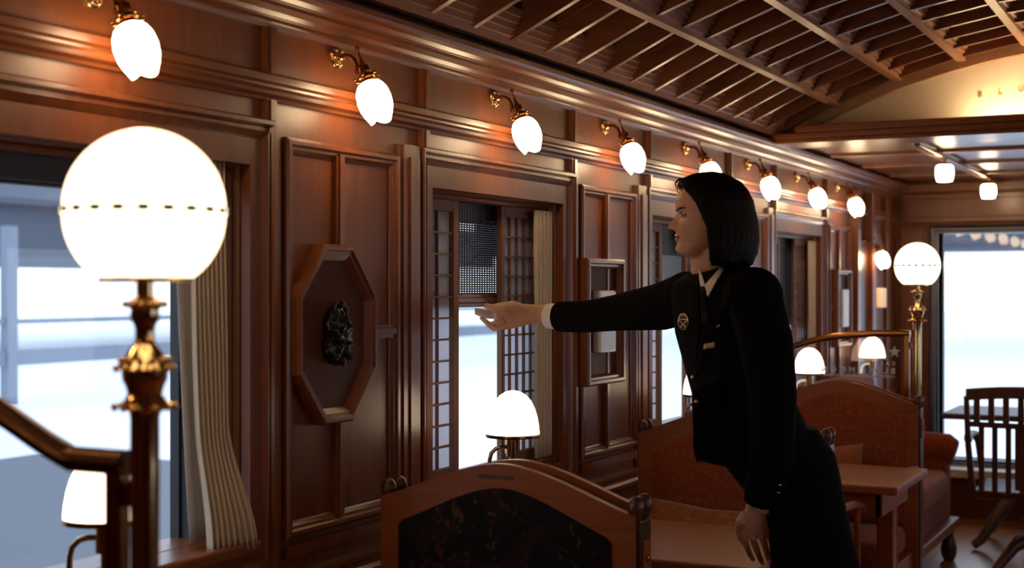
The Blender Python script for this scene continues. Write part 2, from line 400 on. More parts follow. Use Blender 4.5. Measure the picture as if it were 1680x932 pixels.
# ------------------------------------------------------------------ vaulted coffered ceiling
NX=11; XR=[.07+.247*k for k in range(NX+1)]
XM=W/2; RR=2.89; ZC=2.32-RR
def arcz(x): return ZC+math.sqrt(RR*RR-(x-XM)**2)
YA=5.75
mb=MB()
for k in range(NX):
    a,b=XR[k],XR[k+1]
    mb.rings([[(a,Y0,arcz(a)+.085),(b,Y0,arcz(b)+.085),(b,Y0,arcz(b)+.11),(a,Y0,arcz(a)+.11)],[(a,YA,arcz(a)+.085),(b,YA,arcz(b)+.085),(b,YA,arcz(b)+.11),(a,YA,arcz(a)+.11)]])
mb.box(-.13,.07,Y0,YA,2.05,2.12); mb.box(W-.07,W+.13,Y0,YA,2.05,2.12)
struct(mb.build('ceiling',CEILW))
mb=MB()
for k,x in enumerate(XR):
    z=arcz(x); s=.5*(.028)
    for hw,zz in ((.016,0),(.025,.022),(.034,.038),(.043,.054),(.052,.070)):
        x0,x1=x-hw,x+hw
        if k==0: x0=x-.012
        if k==NX: x1=x+.012
        mb.box(x0,x1,Y0,YA,z+zz,z+.09)
struct(mb.build('trim_%d'%ti,CEILR)); ti+=1
mb=MB(); y=3.022-.2058*22
while y<YA-.03:
    for k in range(NX):
        a,b=XR[k]+.012,XR[k+1]-.012
        za,zb=arcz(a)+.006,arcz(b)+.006
        for hw,dz in ((.010,0),(.016,.055),(.022,.07)):
            mb.add([(a,y-hw,za+dz),(b,y-hw,zb+dz),(b,y+hw,zb+dz),(a,y+hw,za+dz),(a,y-hw,za+.09),(b,y-hw,zb+.09),(b,y+hw,zb+.09),(a,y+hw,za+.09)],
               [(0,3,2,1),(4,5,6,7),(0,1,5,4),(1,2,6,5),(2,3,7,6),(3,0,4,7)])
    y+=.2058
struct(mb.build('trim_%d'%ti,CEILW)); ti+=1
# arch, lunette and beam
mb=MB(); N=40
def arc_ring(dz,y): return [(x,y,arcz(min(max(x,.03),W-.03))+dz) for x in [W*i/N for i in range(N+1)]]
lo=arc_ring(-.028,0); hi=arc_ring(.12,0)
ARCHW=wood('arch_wood',(.40,.22,.10),(.52,.30,.15),.35,'X',1)
pts=[(p[0],p[2]) for p in lo]+[(p[0],p[2]) for p in reversed(hi)]
n=len(lo)
for i in range(n-1):
    q=[(lo[i][0],lo[i][2]),(lo[i+1][0],lo[i+1][2]),(hi[i+1][0],hi[i+1][2]),(hi[i][0],hi[i][2])]
    mb.prism(q,YA,YA+.035,'xz')
    q=[(x,z+(.014 if kk<2 else 0)) for kk,(x,z) in enumerate(q)]
    mb.prism(q,YA+.035,YA+.07,'xz')
struct(mb.build('trim_%d'%ti,ARCHW)); ti+=1
struct(MB().prism([(0,1.97),(W,1.97)]+[(p[0],p[2]+.02) for p in reversed(lo)],YA+.07,YA+.10,'xz').build('wall_lunette',LUN))
mb=MB(); mb.box(0,W,5.60,5.86,1.962,1.985); mb.box(.18,W-.18,5.585,5.62,1.985,2.012); mb.box(.0,W,5.63,5.86,1.945,1.962)
struct(mb.build('trim_%d'%ti,TRIMY,bevel=.004)); ti+=1
ins=thing('lunette_inscription','raised gold letters on the glowing cream lunette above the beam','lettering',(1.43,YA+.068,2.118))
for k,ch in enumerate('BLUE'):
    o=text_mesh(ch,.036,LUNT,'letter',.003); o.parent=ins; o.location=(.873+.078*k-1.43,0,-.004+.006*k); o.rotation_euler=(PI/2,0,0)
for k,ch in enumerate('MOON'):
    o=text_mesh(ch,.036,LUNT,'letter',.003); o.parent=ins; o.location=(1.987-.078*(3-k)-1.43,0,-.004+.006*(3-k)); o.rotation_euler=(PI/2,0,0)
o=text_mesh('CRUISE TRAIN SEVEN STARS',.017,LUNT,'small_lettering',.002,1.6); o.parent=ins; o.location=(0,0,-.05); o.rotation_euler=(PI/2,0,0)
STRIP=emit('cove_strip',(1,.74,.42),110)
o=MB().box(.85,W-.85,5.715,5.73,1.985,1.993).build('cove_light_strip',STRIP); tag(o,'warm strip light lying on the beam below the lunette','light strip')
# lower flat ceiling beyond the arch
struct(MB().box(-.13,W+.13,YA+.10,Y1+.1,1.975,2.06).build('ceiling_far' if False else 'ceiling.001',TRIMY))
mb=MB()
for x in (.55,1.15,1.70,2.30): mb.box(x-.02,x+.02,YA+.1,Y1,1.957,1.976)
for y in (6.5,7.15,7.8): mb.box(.1,W-.1,y-.02,y+.02,1.960,1.976)
struct(mb.build('trim_%d'%ti,CEILR,bevel=.003)); ti+=1
# end wall with the wide panoramic window
EX0,EX1,EZ0,EZ1=.25,W-.25,.33,1.68
mb=MB(); mb.box(0,EX0,Y1,Y1+.12,0,2.0); mb.box(EX1,W,Y1,Y1+.12,0,2.0); mb.box(EX0,EX1,Y1,Y1+.12,0,EZ0); mb.box(EX0,EX1,Y1,Y1+.12,EZ1,2.0)
struct(mb.build('wall_far',WALL))
def endf(p): return (p[1],Y1-p[0],p[2])
mb=MB(); frame(mb,rect(EX0-.05,EX1+.05,EZ0-.04,EZ1+.035),[(0,0),(0,.02),(.01,.026),(.02,.02),(.03,.02),(.036,.008),(.05,.008),(.05,-.12)]); mb.xf(endf)
wf=struct(mb.build('window_11',GREYM))
MB().box(EX0-.01,EX1+.01,Y1+.08,Y1+.086,EZ0-.01,EZ1+.01).build('glass_pane',GLASS,wf)
mb=MB(); frame(mb,rect(EX0-.005,EX1+.005,EZ0-.005,EZ1+.005),[(0,-.12),(0,-.07),(.018,-.07),(.018,-.12)]); mb.xf(endf); mb.build('gasket',BLACK,wf)
MB().box(EX0-.04,EX1+.04,Y1-.16,Y1,EZ0-.08,EZ0-.03).build('window_sill',simple('cream_sill',(.7,.66,.6),.4),wf,bevel=.006)
mb=MB(); mb.box(.05,W-.05,Y1-.03,Y1,1.73,1.90); mb.box(.07,W-.07,Y1-.036,Y1-.02,1.76,1.87); mb.box(0,W,Y1-.05,Y1,1.91,1.96); mb.box(.03,.16,Y1-.02,Y1,.3,1.7)
struct(mb.build('trim_%d'%ti,TRIM,bevel=.004)); ti+=1
struct(MB().box(-.13,W+.13,Y0-.12,Y0,0,2.5).build('wall_near',WALL))
mb=MB(); 
struct(MB().box(-.13,0,Y0,Y1,2.0,2.2).build('wall_left_upper' if False else 'wall_left.001',BLACK)); struct(MB().box(W,W+.13,Y0,Y1,2.0,2.2).build('wall_right.001',BLACK))
# narrow door with pale pelmet at the far end of the left wall, tall pilasters and arched panel
struct(MB().box(.0,.022,7.32,7.60,.05,1.60).build('door_1',DARKW,bevel=.004))
mb=MB(); mb.box(0,.05,7.26,7.32,.05,1.86); mb.box(0,.05,7.60,7.66,.05,1.86); mb.box(0,.05,7.66,7.69,.05,1.7); mb.box(0,.03,8.05,8.12,.05,1.86)
mb.prism([(7.74,.1),(8.0,.1),(8.0,1.55)]+[(7.87+.13*math.cos(a*PI/10),1.55+.10*math.sin(a*PI/10)) for a in range(1,10)]+[(7.74,1.55)],0,.02,'yz')
struct(mb.build('trim_%d'%ti,TRIM,bevel=.003)); ti+=1
# ------------------------------------------------------------------ outdoors: platform, sheds and track seen through the panes
GRND=simple('pale_platform',(.85,.87,.9),.8); TRK=simple('track_bed',(.15,.158,.175),.9); SHED=simple('shed_roof',(.085,.095,.125),.8); SHED2=simple('pale_cladding',(.20,.225,.28),.8)
struct(MB().box(-90,60,-60,140,-1.3,-1.02).build('platform_ground',GRND))
struct(MB().box(-13,-.6,-60,14.5,-1.02,-.98).build('track_ground',TRK))
o=MB().box(-40,-38,-30,75,2.55,4.4).box(-41,-37.5,-30,75,4.4,4.62).build('platform_canopy',SHED); tag(o,'long dark platform canopy far outside the left windows','canopy')
o=MB().box(-46,-44,-30,80,6.4,12); o.box(-46,-43.8,-30,80,2.2,4.6); o.box(-45.6,-44.4,-30,80,4.6,6.4); o=o.build('station_building',SHED2); o=tag(o,'blue grey station building behind the dark canopy outside','building')
o=MB().box(-30,50,58,60,2.9,12); o.box(-30,50,57.6,58,2.75,2.95); o=tag(o.build('reflection_backdrop',SHED),'added dark roof beyond the panoramic end window','backdrop')  # added slab standing in for the reflected band, darkens the upper pane
fence=thing('platform_fence','low grey blue barrier across the track outside the windows','fence',(-20,0,-1.02))
MB().box(-.05,.05,-30,50,.78,1.10).build('rail',SHED2,fence); MB().box(-.04,.04,-30,50,1.62,1.72).build('rail',SHED2,fence)
for k in range(9): MB().box(-.12,.12,-.12,.12,0,3.6).xf(lambda p:(p[0],p[1]+4+5.4*k,p[2])).build('post',SHED2,fence)
# ------------------------------------------------------------------ window dressings: shoji, blinds, curtains
def shoji(ya,yb,cols,label,grp='sliding lattice screens in the windows'):
    w=yb-ya; st=.028 if cols==2 else .020; t=thing('shoji_screen',label,'shoji screen',(-.058,ya,ZI0),0,grp); h=ZI1-ZI0
    mb=MB()
    mb.box(-.008,.008,0,st,0,h); mb.box(-.008,.008,w-st,w,0,h); mb.box(-.008,.008,st,w-st,0,.03); mb.box(-.008,.008,st,w-st,h-.03,h)
    mb.build('screen_frame',SHOJIW,t,bevel=.0015)
    mb=MB()
    for i in range(1,cols): 
        y=st+(w-2*st)*i/cols; mb.box(-.005,.003,y-.0026,y+.0026,.03,h-.03)
    n=12
    for i in range(1,n): z=.03+(h-.06)*i/n; mb.box(-.0055,.0035,st,w-st,z-.0025,z+.0025)
    mb.build('lattice',SHOJIW,t)
    MB().box(-.0075,-.0065,st-.002,w-st+.002,.02,h-.02).build('paper_sheet',PAPER,t)
    return t
def blind(c,zb,label):
    t=thing('woven_blind',label,'window blind',(-.086,c,zb),0,'woven blinds lowered in the windows')
    mb=MB(); z=.035; top=ZI1-zb
    while z<top-.003:
        mb.box(-.0012,.0012,-HI+.004,HI-.004,z,z+.0045); z+=.0062
    mb.build('slats',BLIND,t)
    mb=MB(); y=-HI+.02
    while y<HI: mb.box(-.002,.002,y-.0007,y+.0007,.03,top); y+=.0145
    mb.build('woven_threads',BLIND,t)
    mb=MB(); mb.box(-.006,.008,-HI+.003,HI-.003,.0,.012); mb.box(-.008,.010,-HI+.003,HI-.003,.012,.026); mb.box(-.005,.006,-HI+.003,HI-.003,.026,.036)
    mb.build('bottom_rail',TRIMY,t,bevel=.002); return t
def curtain_hang(ya,yb,label,h0=-.028,wave=.008,n=5):
    mb=MB(); rs=[]; M=60
    for i in range(14):
        z=ZI0+.005+(ZI1-ZI0-.01)*i/13
        rs.append([(h0+wave*math.sin(2*PI*n*j/M+.4*math.sin(i*.4)), ya+(yb-ya)*j/M, z) for j in range(M+1)])
    mb.rings(rs,False,False); o=mb.build('window_curtain',CREAM,smooth='all'); so=o.modifiers.new('t','SOLIDIFY'); so.thickness=.0025
    return tag(o,label,'curtain')
for j,(nm,zb) in {1:('second window, where the person grips it',1.295),2:('third window behind the person',1.30),3:('fourth window down the car',1.17)}.items():
    c=WC[j]
    shoji(c-HI+.002,c-.160,2,{1:'narrow lattice screen at the left of the window the person reaches for',2:'lattice screen at the left of the window right behind the face',3:'lattice screen at the left of the farthest screened window'}[j])
    shoji(c+.083,c+.345,5,{1:'lattice screen just right of the outstretched hand',2:'lattice screen at the right of the window hidden behind the head',3:'lattice screen beside the curtain of the farthest screened window'}[j])
    blind(c,zb,'dark woven blind half lowered in the '+nm)
    curtain_hang(c+.245,c+.357,{1:'plain cream curtain folded at the right of the reached window',2:'cream curtain in the window hidden behind the head',3:'cream curtain at right of the farthest screened window'}[j])
# pleated curtain of the first window, pushed aside and flaring at its foot
mb=MB(); M=150; rs=[]; 
for i in range(40):
    s=i/39; z=1.60-(1.60-.842)*s
    fl=max(0,(s-.68)/.32); fl=fl*fl*(3-2*fl); mid=math.sin(PI*min(s/.8,1))
    ya=2.078+.012*s; yb=2.186-.004*mid+.010*fl
    hc=-.022+.016*s+.034*fl
    ring=[]
    for j in range(M+1):
        u=j/M; ph=2*PI*8*u+.6*math.sin(3*s+u*4)
        amp=.0085+.003*fl
        ring.append((hc+.028*(u-.5)*fl+amp*math.sin(ph), ya+(yb-ya)*u+.004*math.cos(ph)+.003*math.sin(9*s+5*u)*s, z-(.006*math.sin(ph) if i==39 else 0)))
    rs.append(ring)
mb.rings(rs,False,False)
ct=thing('pleated_curtain','cream pleated curtain flaring at its foot beside the first window','curtain',(0,0,0))
o=mb.build('pleated_fabric',CREAM,ct,smooth='all'); so=o.modifiers.new('t','SOLIDIFY'); so.thickness=.0018
mb=MB(); rs=[]
for i in range(16):
    s=i/15; z=1.58-(1.58-.86)*s; rs.append([(-.045+.025*s+.002*math.sin(j*1.2),2.062+.018*s**2+.05*j/8,z) for j in range(9)])
mb.rings(rs,False,False); o=mb.build('lining',CREAML,ct,smooth='all'); so=o.modifiers.new('t','SOLIDIFY'); so.thickness=.0015

# ------------------------------------------------------------------ wall sconces
def make_sconce(label,grp):
    t=thing('wall_sconce',label,'wall lamp',(0,0,0),0,grp)
    mb=MB().lathe([(.0,0),(.024,0),(.024,.003),(.019,.006),(.013,.006),(.011,.012),(.006,.018),(0,.019)],(0,0,0),20,(1,0,0))
    for k in range(6):
        a=k*PI/3; mb.ball((.006,.017*math.cos(a),.017*math.sin(a)),.0052,6)
    mb.tube([(.008,-.030,.004),(.010,-.018,.002),(.014,0,.0)],.003,8); mb.ball((.008,-.032,.004),.005,6)
    mb.build('rosette',BRASS,t,smooth=True)
    mb=MB().tube([(.012,0,0),(.024,0,.003),(.036,0,.001),(.046,0,-.006),(.053,0,-.018),(.057,0,-.032)],.0048,10); mb.ball((.057,0,-.034),.0075,8)
    mb.build('arm',BRASSD,t,smooth=True)
    ax=Vector((.36,0,-.933)).normalized(); o=Vector((.054,0,.018))
    pr=[(.0,-.004),(.0045,-.002),(.0055,.003),(.0035,.007),(.002,.010),(.0022,.022),(.0045,.034),(.006,.038),(.0075,.042),(.012,.046),(.0125,.056),(.0145,.060),(.0125,.064),(.016,.066),(.0215,.070),(.0215,.075),(.017,.077),(.0175,.083),(.020,.085),(.019,.088),(0,.088)]
    mb=MB().lathe(pr,o,20,ax)
    q=Vector((0,0,1)).rotation_difference(ax)
    for k in range(6):
        a=k*PI/3+.3; d=q@Vector((math.cos(a),math.sin(a),0)); b=o+ax*.079
        mb.tube([b+d*.014,b+d*.025,b+d*.027-ax*.006],.0022,6); mb.ball(b+d*.0275-ax*.007,.0032,5)
    mb.build('gallery',BRASSD,t,smooth=True)
    mb=MB(); rs=[]; N=48; H=.094
    rad=[(0,.016),(.03,.022),(.1,.029),(.25,.036),(.45,.0385),(.65,.037),(.82,.032),(.93,.027),(1,.0245)]
    def ri(s):
        for (a,ra),(b,rb) in zip(rad,rad[1:]):
            if s<=b: return ra+(rb-ra)*(s-a)/(b-a)
        return rad[-1][1]
    for i in range(19):
        s=i/18; ring=[]
        for j in range(N):
            a=2*PI*j/N; k=math.cos(3*a); sc_=max(0,(s-.55)/.45)**2
            z=H*s-(.012*sc_*(1-abs(math.cos(1.5*a+.6)))*1.0)
            r=ri(s)*(1+.02*math.cos(6*a)*s)
            ring.append(o+ax*(.083+z)+q@Vector((r*math.cos(a),r*math.sin(a),0)))
        rs.append(ring)
    for i in range(6,-1,-1):    # inner skin of the open mouth
        s=.4+.6*i/6; ring=[]
        for j in range(N):
            a=2*PI*j/N; sc_=max(0,(s-.55)/.45)**2
            z=H*s-(.012*sc_*(1-abs(math.cos(1.5*a+.6)))); r=ri(s)-.003
            ring.append(o+ax*(.083+z)+q@Vector((r*math.cos(a),r*math.sin(a),0)))
        rs.append(ring)
    mb.rings(rs); mb.build('glass_shade',SHADE,t,smooth='all')
    return t
SL=['sconce highest in frame, above the globe lamp and first window','sconce above the octagonal plaque panel','sconce directly above the window the person reaches for','sconce above the framed recess behind the outstretched arm','sconce half hidden by the top of the head','sconce just right of the head','sconce second nearest to the arch among the far sconces','last high sconce before the far corner']
GR='brass sconces along the left wall'
s0=make_sconce('',GR)
for k in range(8):
    pos=(0.001,1.80+.742*k,1.856); lab='lit tulip-glass '+SL[k] if k!=4 else 'brass wall sconce with lit tulip glass half hidden by the top of the head'
    if k==0: s0.location=pos; s0['label']=lab
    else: copy_thing(s0,pos,lab)
copy_thing(s0,(0.001,7.60,1.60),'brass wall sconce with lit tulip glass, mounted lower than the rest near far corner')
copy_thing(s0,(0.001,1.80-.742,1.856),'lit tulip-glass sconce on the left wall beside the camera, out of frame')
copy_thing(s0,(0.001,1.80-1.484,1.856),'lit tulip-glass sconce on the left wall behind the camera, out of frame')
for k in range(-2,8):
    r=copy_thing(s0,(W-.001,1.80+.742*k,1.856),'brass wall sconce on the opposite wall, out of frame, '+['behind the camera','level with the camera','beside the camera','first ahead','second ahead','third ahead','fourth ahead','fifth ahead','sixth ahead','seventh ahead'][k+2],PI); r['group']='sconces along the opposite wall'

# ------------------------------------------------------------------ globe lamps on the partitions
LITBAND=emit('lit_perforated_band',(1,.80,.55),2.2)
def make_globe(label,loc,grp='globe lamps on the glass partitions'):
    t=thing('globe_lamp',label,'lamp',loc,0,grp)      # origin at the floor
    K=1/1452.; zc=1.35+(471-337)*K
    def Z(py): return 1.35+(471-py)*K
    R=130*K
    up=[(R*math.cos(a),zc-.003+R*math.sin(a)) for a in [i*PI/2/20 for i in range(21)]]
    up.append((.0,zc-.004+R+.0008))
    mb=MB().lathe([(0,up[0][1])]+up,(0,0,0),48); mb.build('globe_top',OPAL,t,smooth=50)
    lowp=[(R*math.cos(a),zc-.010+R*math.sin(a)) for a in [-i*math.radians(53)/14 for i in range(15)]]
    mb=MB().lathe([(0,lowp[-1][1])]+lowp[::-1]+[(0,lowp[0][1])],(0,0,0),48); mb.build('globe_bottom',OPAL,t,smooth=50)
    mb=MB().lathe([(R-.006,zc-.0105),(R+.002,zc-.0105),(R+.003,zc-.0065),(R+.002,zc-.0025),(R-.006,zc-.0025)],(0,0,0),48); b=mb.build('equator_band',LITBAND,t,smooth=True)
    mb=MB()
    for k in range(22):
        a=2*PI*k/22; c_,s_=math.cos(a),math.sin(a)
        def rot(p,c_=c_,s_=s_): return (p[0]*c_-p[1]*s_,p[0]*s_+p[1]*c_,p[2])
        q=MB().box(R-.001,R+.0045,-.0056,.0056,zc-.0100,zc-.0030).xf(rot); mb.add(q.v,q.f)
    mb.build('slots',BLACK,b)
    mb=MB()
    for k in range(8):
        a=2*PI*k/8+.2; c_,s_=math.cos(a),math.sin(a)
        def rot(p,c_=c_,s_=s_): return (p[0]*c_-p[1]*s_,p[0]*s_+p[1]*c_,p[2])
        q=MB().box(.030,.050,-.010,.010,Z(463),Z(441)).xf(rot); mb.add(q.v,q.f)
    mb.lathe([(0,Z(443)),(.052,Z(443)),(.052,Z(447)),(.030,Z(452)),(.018,Z(463)),(0,Z(463))],(0,0,0),32)
    mb.build('gallery_cup',BRASS,t,smooth=True)
    pf=[(0,460),(14,460),(14,485),(20,490),(28,496),(34,499),(28,503),(23,508),(24,522),(19,531),(16,540),(16,560),(19,566),(26,574),(32,584),(38,592),(50,604),(38,608),(37,622),(31,634),(28,646),(34,656),(53,665),(45,669),(26,676),(24,684),(24,760),(23,1000),(23,1101)]
    mb=MB().lathe([(r*K,Z(y)) for r,y in pf]+[(.016,.90),(.011,.88),(.011,.03),(.03,.025),(.035,.0),(0,0)],(0,0,0),32)
    for rr,zz in ((35,499),(50,604),(53,667),(42,590)):
        for k in range(12):
            a=2*PI*k/12; mb.ball(((rr-3)*K*math.cos(a),(rr-3)*K*math.sin(a),Z(zz)),.0042,6)
    mb.build('stem',BRASS,t,smooth=True)
    return t
GL1=(.657,1.203,0); GL2=(.653,5.68,0)
g1=make_globe('large lit white globe lamp on turned brass post, nearest the camera at left',GL1)
copy_thing(g1,GL2,'lit white globe lamp on brass post beside the far glass partition')
DBRASS=simple('dark_bronze_rail',(.11,.045,.02),.3,.75)
def partition(label,loc,top,text=False):
    # top: list of (x,z) from the post towards the wall
    t=thing('glass_partition',label,'partition',(loc[0],loc[1],0),0,'glass partitions with brass rails'); X=loc[0]
    tl=[(x-X,z) for x,z in top]
    pr=[Vector((x,0,z)) for x,z in tl]
    MB().tube(pr,.0125 if text else .016,10,.015,up=(0,1,0)).build('top_rail',BRASSD if text else DBRASS,t,smooth=True)
    mb=MB(); mb.box(-.052,-.030,-.010,.010,.88,tl[0][1]); mb.box(-.030,.012-.02,-.006,.006,1.10,1.13); mb.box(-.052,-.01,-.012,.012,.88,.90); mb.build('frame_post',BRASSD,t,bevel=.003)
    poly=[(-.04,.5)]+[(x,z) for x,z in tl if x<-.04]+[(tl[-1][0],.5)]
    poly=[(-.04,.5),(-.04,tl[0][1])]+[(x,z) for x,z in tl if x<-.045]+[(tl[-1][0],.5)]
    MB().prism(poly,-.004,.004,'xz').build('glass_panel',PGLASS,t)
    MB().box(tl[-1][0],-.03,-.02,.02,.06,.5).build('lower_board',TRIM,t,bevel=.004)
    if text:
        def et(s,size,x,z,sp): 
            o=text_mesh(s,size,ETCH,'etched_lettering',.0006,sp,'LEFT',size*.035); o.parent=t; o.location=(x-X,.0052,z); o.rotation_euler=(PI/2,0,PI); return o
        et('CAR 1',.020,.565,1.034,2.0); et('BLUE  MOON',.032,.565,1.000,1.75); et('CRUISE TRAIN SEVEN STARS IN KYUSHU',.0145,.565,.983,1.12)
        sx,sz=.562,1.088
        mb=MB().prism([(sx-X+(.026 if k%2==0 else .011)*math.sin(k*PI/5),sz+(.026 if k%2==0 else .011)*math.cos(k*PI/5)) for k in range(10)],.0045,.006,'xz'); mb.build('etched_star',ETCH,t)
    return t
def spl(pts,n=8):
    out=[]; P_=[Vector((a,b)) for a,b in pts]; P_=[P_[0]*2-P_[1]]+P_+[P_[-1]*2-P_[-2]]
    for i in range(1,len(P_)-2):
        for k in range(n):
            u=k/n; a,b,c,d=P_[i-1:i+3]
            q=.5*((2*b)+(c-a)*u+(2*a-5*b+4*c-d)*u*u+(3*b-a-3*c+d)*u**3); out.append((q.x,q.y))
    out.append(tuple(P_[-2])); return out
partition('glass partition with dark arched rail beside the nearest globe lamp',GL1,[(.63,1.150),(.56,1.150)]+spl([(.545,1.150),(.50,1.168),(.43,1.200),(.33,1.240),(.20,1.27),(.02,1.28)],5))
partition('glass partition etched with white star and mirrored words, beside the sofa',GL2,[(.625,1.163),(.55,1.163)]+spl([(.52,1.163),(.44,1.158),(.29,1.142),(.135,1.098),(.02,1.05)],5),True)

# ------------------------------------------------------------------ settees, tables, table lamps
def arch_top(u,crest,sh):   # u 0..1 across the back
    a=abs(u-.5)*2
    return sh+(crest-sh)*(1-(.62*a**1.65+.38*(3*a*a-2*a**3)))
def settee(yc,label,front,back,seats=('near','far'),x0=.12,w=.587,text=True,grp='back to back settees along the windows'):
    t=thing('settee',label,'settee',(x0,yc,0),0,grp); N=36
    crest,sh=.984,.898
    for side,mt in ((-1,front),(1,back)):
        if (side==-1 and 'near' not in seats) and (side==1): pass
        ya,yb=(side*.030,side*.048)
        # one-piece board with an arched opening
        mb=MB(); rim=.046
        def inner(i):
            u=i/N; z=arch_top(u,crest-.050,sh-.050)
            return (rim+(w-2*rim)*u, z)
        inn=[inner(i) for i in range(N+1)]
        inn[0]=(rim,inn[0][1]-.006); inn[-1]=(w-rim,inn[-1][1]-.006)
        o_=[(0,.28)]+[(w*i/N,arch_top(i/N,crest,sh)) for i in range(N+1)]+[(w,.28)]
        i_=[(rim,.28)]+inn+[(w-rim,.28)]
        mb.rings([[(b[0],ya,b[1]),(b[0],yb,b[1]),(a[0],yb,a[1]),(a[0],ya,a[1])] for a,b in zip(o_,i_)])
        mb.box(rim,w-rim,min(ya,yb)+.001,max(ya,yb)-.001,.28,.46)
        mb.build('back_frame',CHAIRW,t)
        # upholstered panel, domed and rounded at its upper corners
        mb=MB(); rs=[]
        for r_,yy in ((1,.036),(1,.050),(.985,.056),(.93,.062),(.6,.070),(.2,.072)):
            ring=[]
            for (x,z) in [(inn[0][0],.44)]+inn+[(inn[-1][0],.44)]:
                cxm,czm=w/2,.70; ring.append((cxm+(x-cxm)*r_,side*yy,czm+(z-czm)*r_))
            rs.append(ring)
        mb.rings(rs); mb.build('upholstered_back',mt,t,smooth=60)
    # crest cap, end posts and finials
    mb=MB(); rs=[]
    for i in range(N+1):
        x=w*i/N; z=arch_top(i/N,crest,sh); e=.004
        rs.append([(x,-.030,z-.030),(x,-.030,z-.014),(x,.030,z-.014),(x,.030,z-.030)])
    mb.rings(rs); mb.build('crest_core',DARKW,t)
    for x in (.004,w-.004):
        s=1 if x>w/2 else -1
        mb=MB().box(x-.012,x+.012,-.030,.030,.10,.885); mb.build('end_post',DARKW,t,bevel=.003)
        for yy in (-.022,.022):
            mb=MB().lathe([(0,.860),(.010,.860),(.012,.872),(.009,.884),(.012,.892),(.0165,.903),(.0175,.914),(.014,.926),(.007,.933),(0,.934)],(x,yy,0),20); mb.build('finial',DARKW,t,smooth=True)
        mb=MB().box(x+s*.011,x+s*.016,-.020,.020,.770,.845); pl=mb.build('side_plate',CHAIRW,t,bevel=.002)
        MB().ball((x+s*.017,0,.808),.007,8,(.5,1,1)).build('stud',BRASSD,pl,smooth='all')
    for nm,s,mt in (('near',-1,front),('far',1,back)):
        if nm not in seats: continue
        f=ORF if mt is DKF else mt
        mb=MB().box(.035,w-.035,min(s*.07,s*.50),max(s*.07,s*.50),.34,.44); mb.build('seat_cushion',f,t,bevel=.03,smooth='all',seg=4)
        mb=MB().box(.02,w-.02,min(s*.05,s*.49),max(s*.05,s*.49),.24,.335); mb.build('seat_rail',CHAIRW,t,bevel=.004)
        for x in (.03,w-.03):
            mb=MB().lathe([(0,0),(.014,0),(.016,.02),(.012,.06),(.02,.14),(.024,.2),(.02,.245),(0,.245)],(x,s*.46,0),16); mb.build('leg',CHAIRW,t,smooth=True)
        for x in (.012,w-.012):
            mb=MB().tube([(x,s*.045,.66),(x,s*.20,.665),(x,s*.36,.655),(x,s*.43,.64),(x,s*.45,.62)],[.012,.012,.013,.016,.012],12,[.017,.019,.02,.023,.016]); mb.tube([(x,s*.40,.64),(x,s*.405,.5),(x,s*.41,.30)],[.012,.01,.013],10); mb.build('armrest',CHAIRW,t,smooth=True)
    if text:
        s_='SEVENSTARS'
        o=text_mesh(s_,.012,BLACK,'carved_lettering',.0006,1.25,'CENTER',.0003); o.parent=t; o.rotation_euler=(PI/2,0,0); o.location=(w/2-.012,-.0485,crest-.032)
    return t
S1=settee(2.585,'wooden arch-topped settee with dark floral back, lower centre foreground',DKF,DKF,('near','far'))
S2=settee(4.07,'wooden arch-topped settee with rust orange back, behind the table and person',ORF,ORF,text=False)
S3=settee(5.46,'red orange floral settee with arched back in front of the etched glass partition',ORF,ORF,('near',),x0=.10,w=.605,text=False)
def table(yc,label,x1=.80):
    t=thing('dining_table',label,'table',(0,yc,0),0,'tables under the windows'); d=.265
    mb=MB().box(.03,x1,-d,d,.680,.708); mb.build('table_top',TABLEW,t,bevel=.007,seg=3)
    mb=MB().box(.05,x1-.06,-d+.04,-d+.06,.60,.68).box(.05,x1-.06,d-.06,d-.04,.60,.68).box(x1-.08,x1-.06,-d+.04,d-.04,.60,.68); mb.build('apron',CHAIRW,t,bevel=.003)
    for x in (.08,x1-.09):
        mb=MB().box(x-.028,x+.028,-.028,.028,.03,.68); mb.build('leg',CHAIRW,t,bevel=.006)
    MB().box(.06,x1-.12,-.022,.022,.10,.14).build('stretcher',CHAIRW,t,bevel=.004)
    MB().box(x1-.11,x1-.07,-.18,.18,.0,.045).build('foot',CHAIRW,t,bevel=.012)
    return t
T1=table(3.325,'reddish wooden table the person rests a hand on'); T2=table(4.77,'wooden table behind the person, in front of the far settee',.815)
T0=table(1.834,'wooden table by the first window, below the frame')
def make_tlamp(label,loc):
    t=thing('table_lamp',label,'table lamp',loc,0,'domed table lamps')   # z 0 = table top
    R=.0655
    dm=[(R,.275),(R*1.0,.283),(R*.975,.300),(R*.92,.320),(R*.83,.340),(R*.69,.359),(R*.50,.373),(R*.28,.382),(R*.1,.3845),(0,.385)]
    inn=[(R-.004,.277),(R*.85,.32),(R*.55,.36),(0,.375)]
    MB().lathe([(0,.374)]+inn[::-1][1:]+dm,(0,0,0),40).build('dome_shade',TSHADE,t,smooth=50)
    MB().lathe([(R-.004,.270),(R+.0015,.270),(R+.0025,.2745),(R+.001,.278),(R-.004,.278)],(0,0,0),40).build('shade_rim',BRASSD,t,smooth=True)
    mb=MB().lathe([(0,0),(.055,0),(.055,.008),(.048,.014),(.015,.02),(.0075,.028),(.0085,.222),(.017,.222),(.017,.268),(.012,.272),(.008,.30),(0,.30)],(0,0,0),24); mb.build('stem',LBRASS,t,smooth=True)
    mb=MB().tube([(-.052,-.026,.012),(-.052,-.026,.17),(-.052,-.026,.212),(-.048,-.024,.230),(-.038,-.019,.241),(-.026,-.013,.245),(0,0,.245)],.0052,10); mb.build('curved_arm',LBRASS,t,smooth=True)
    return t
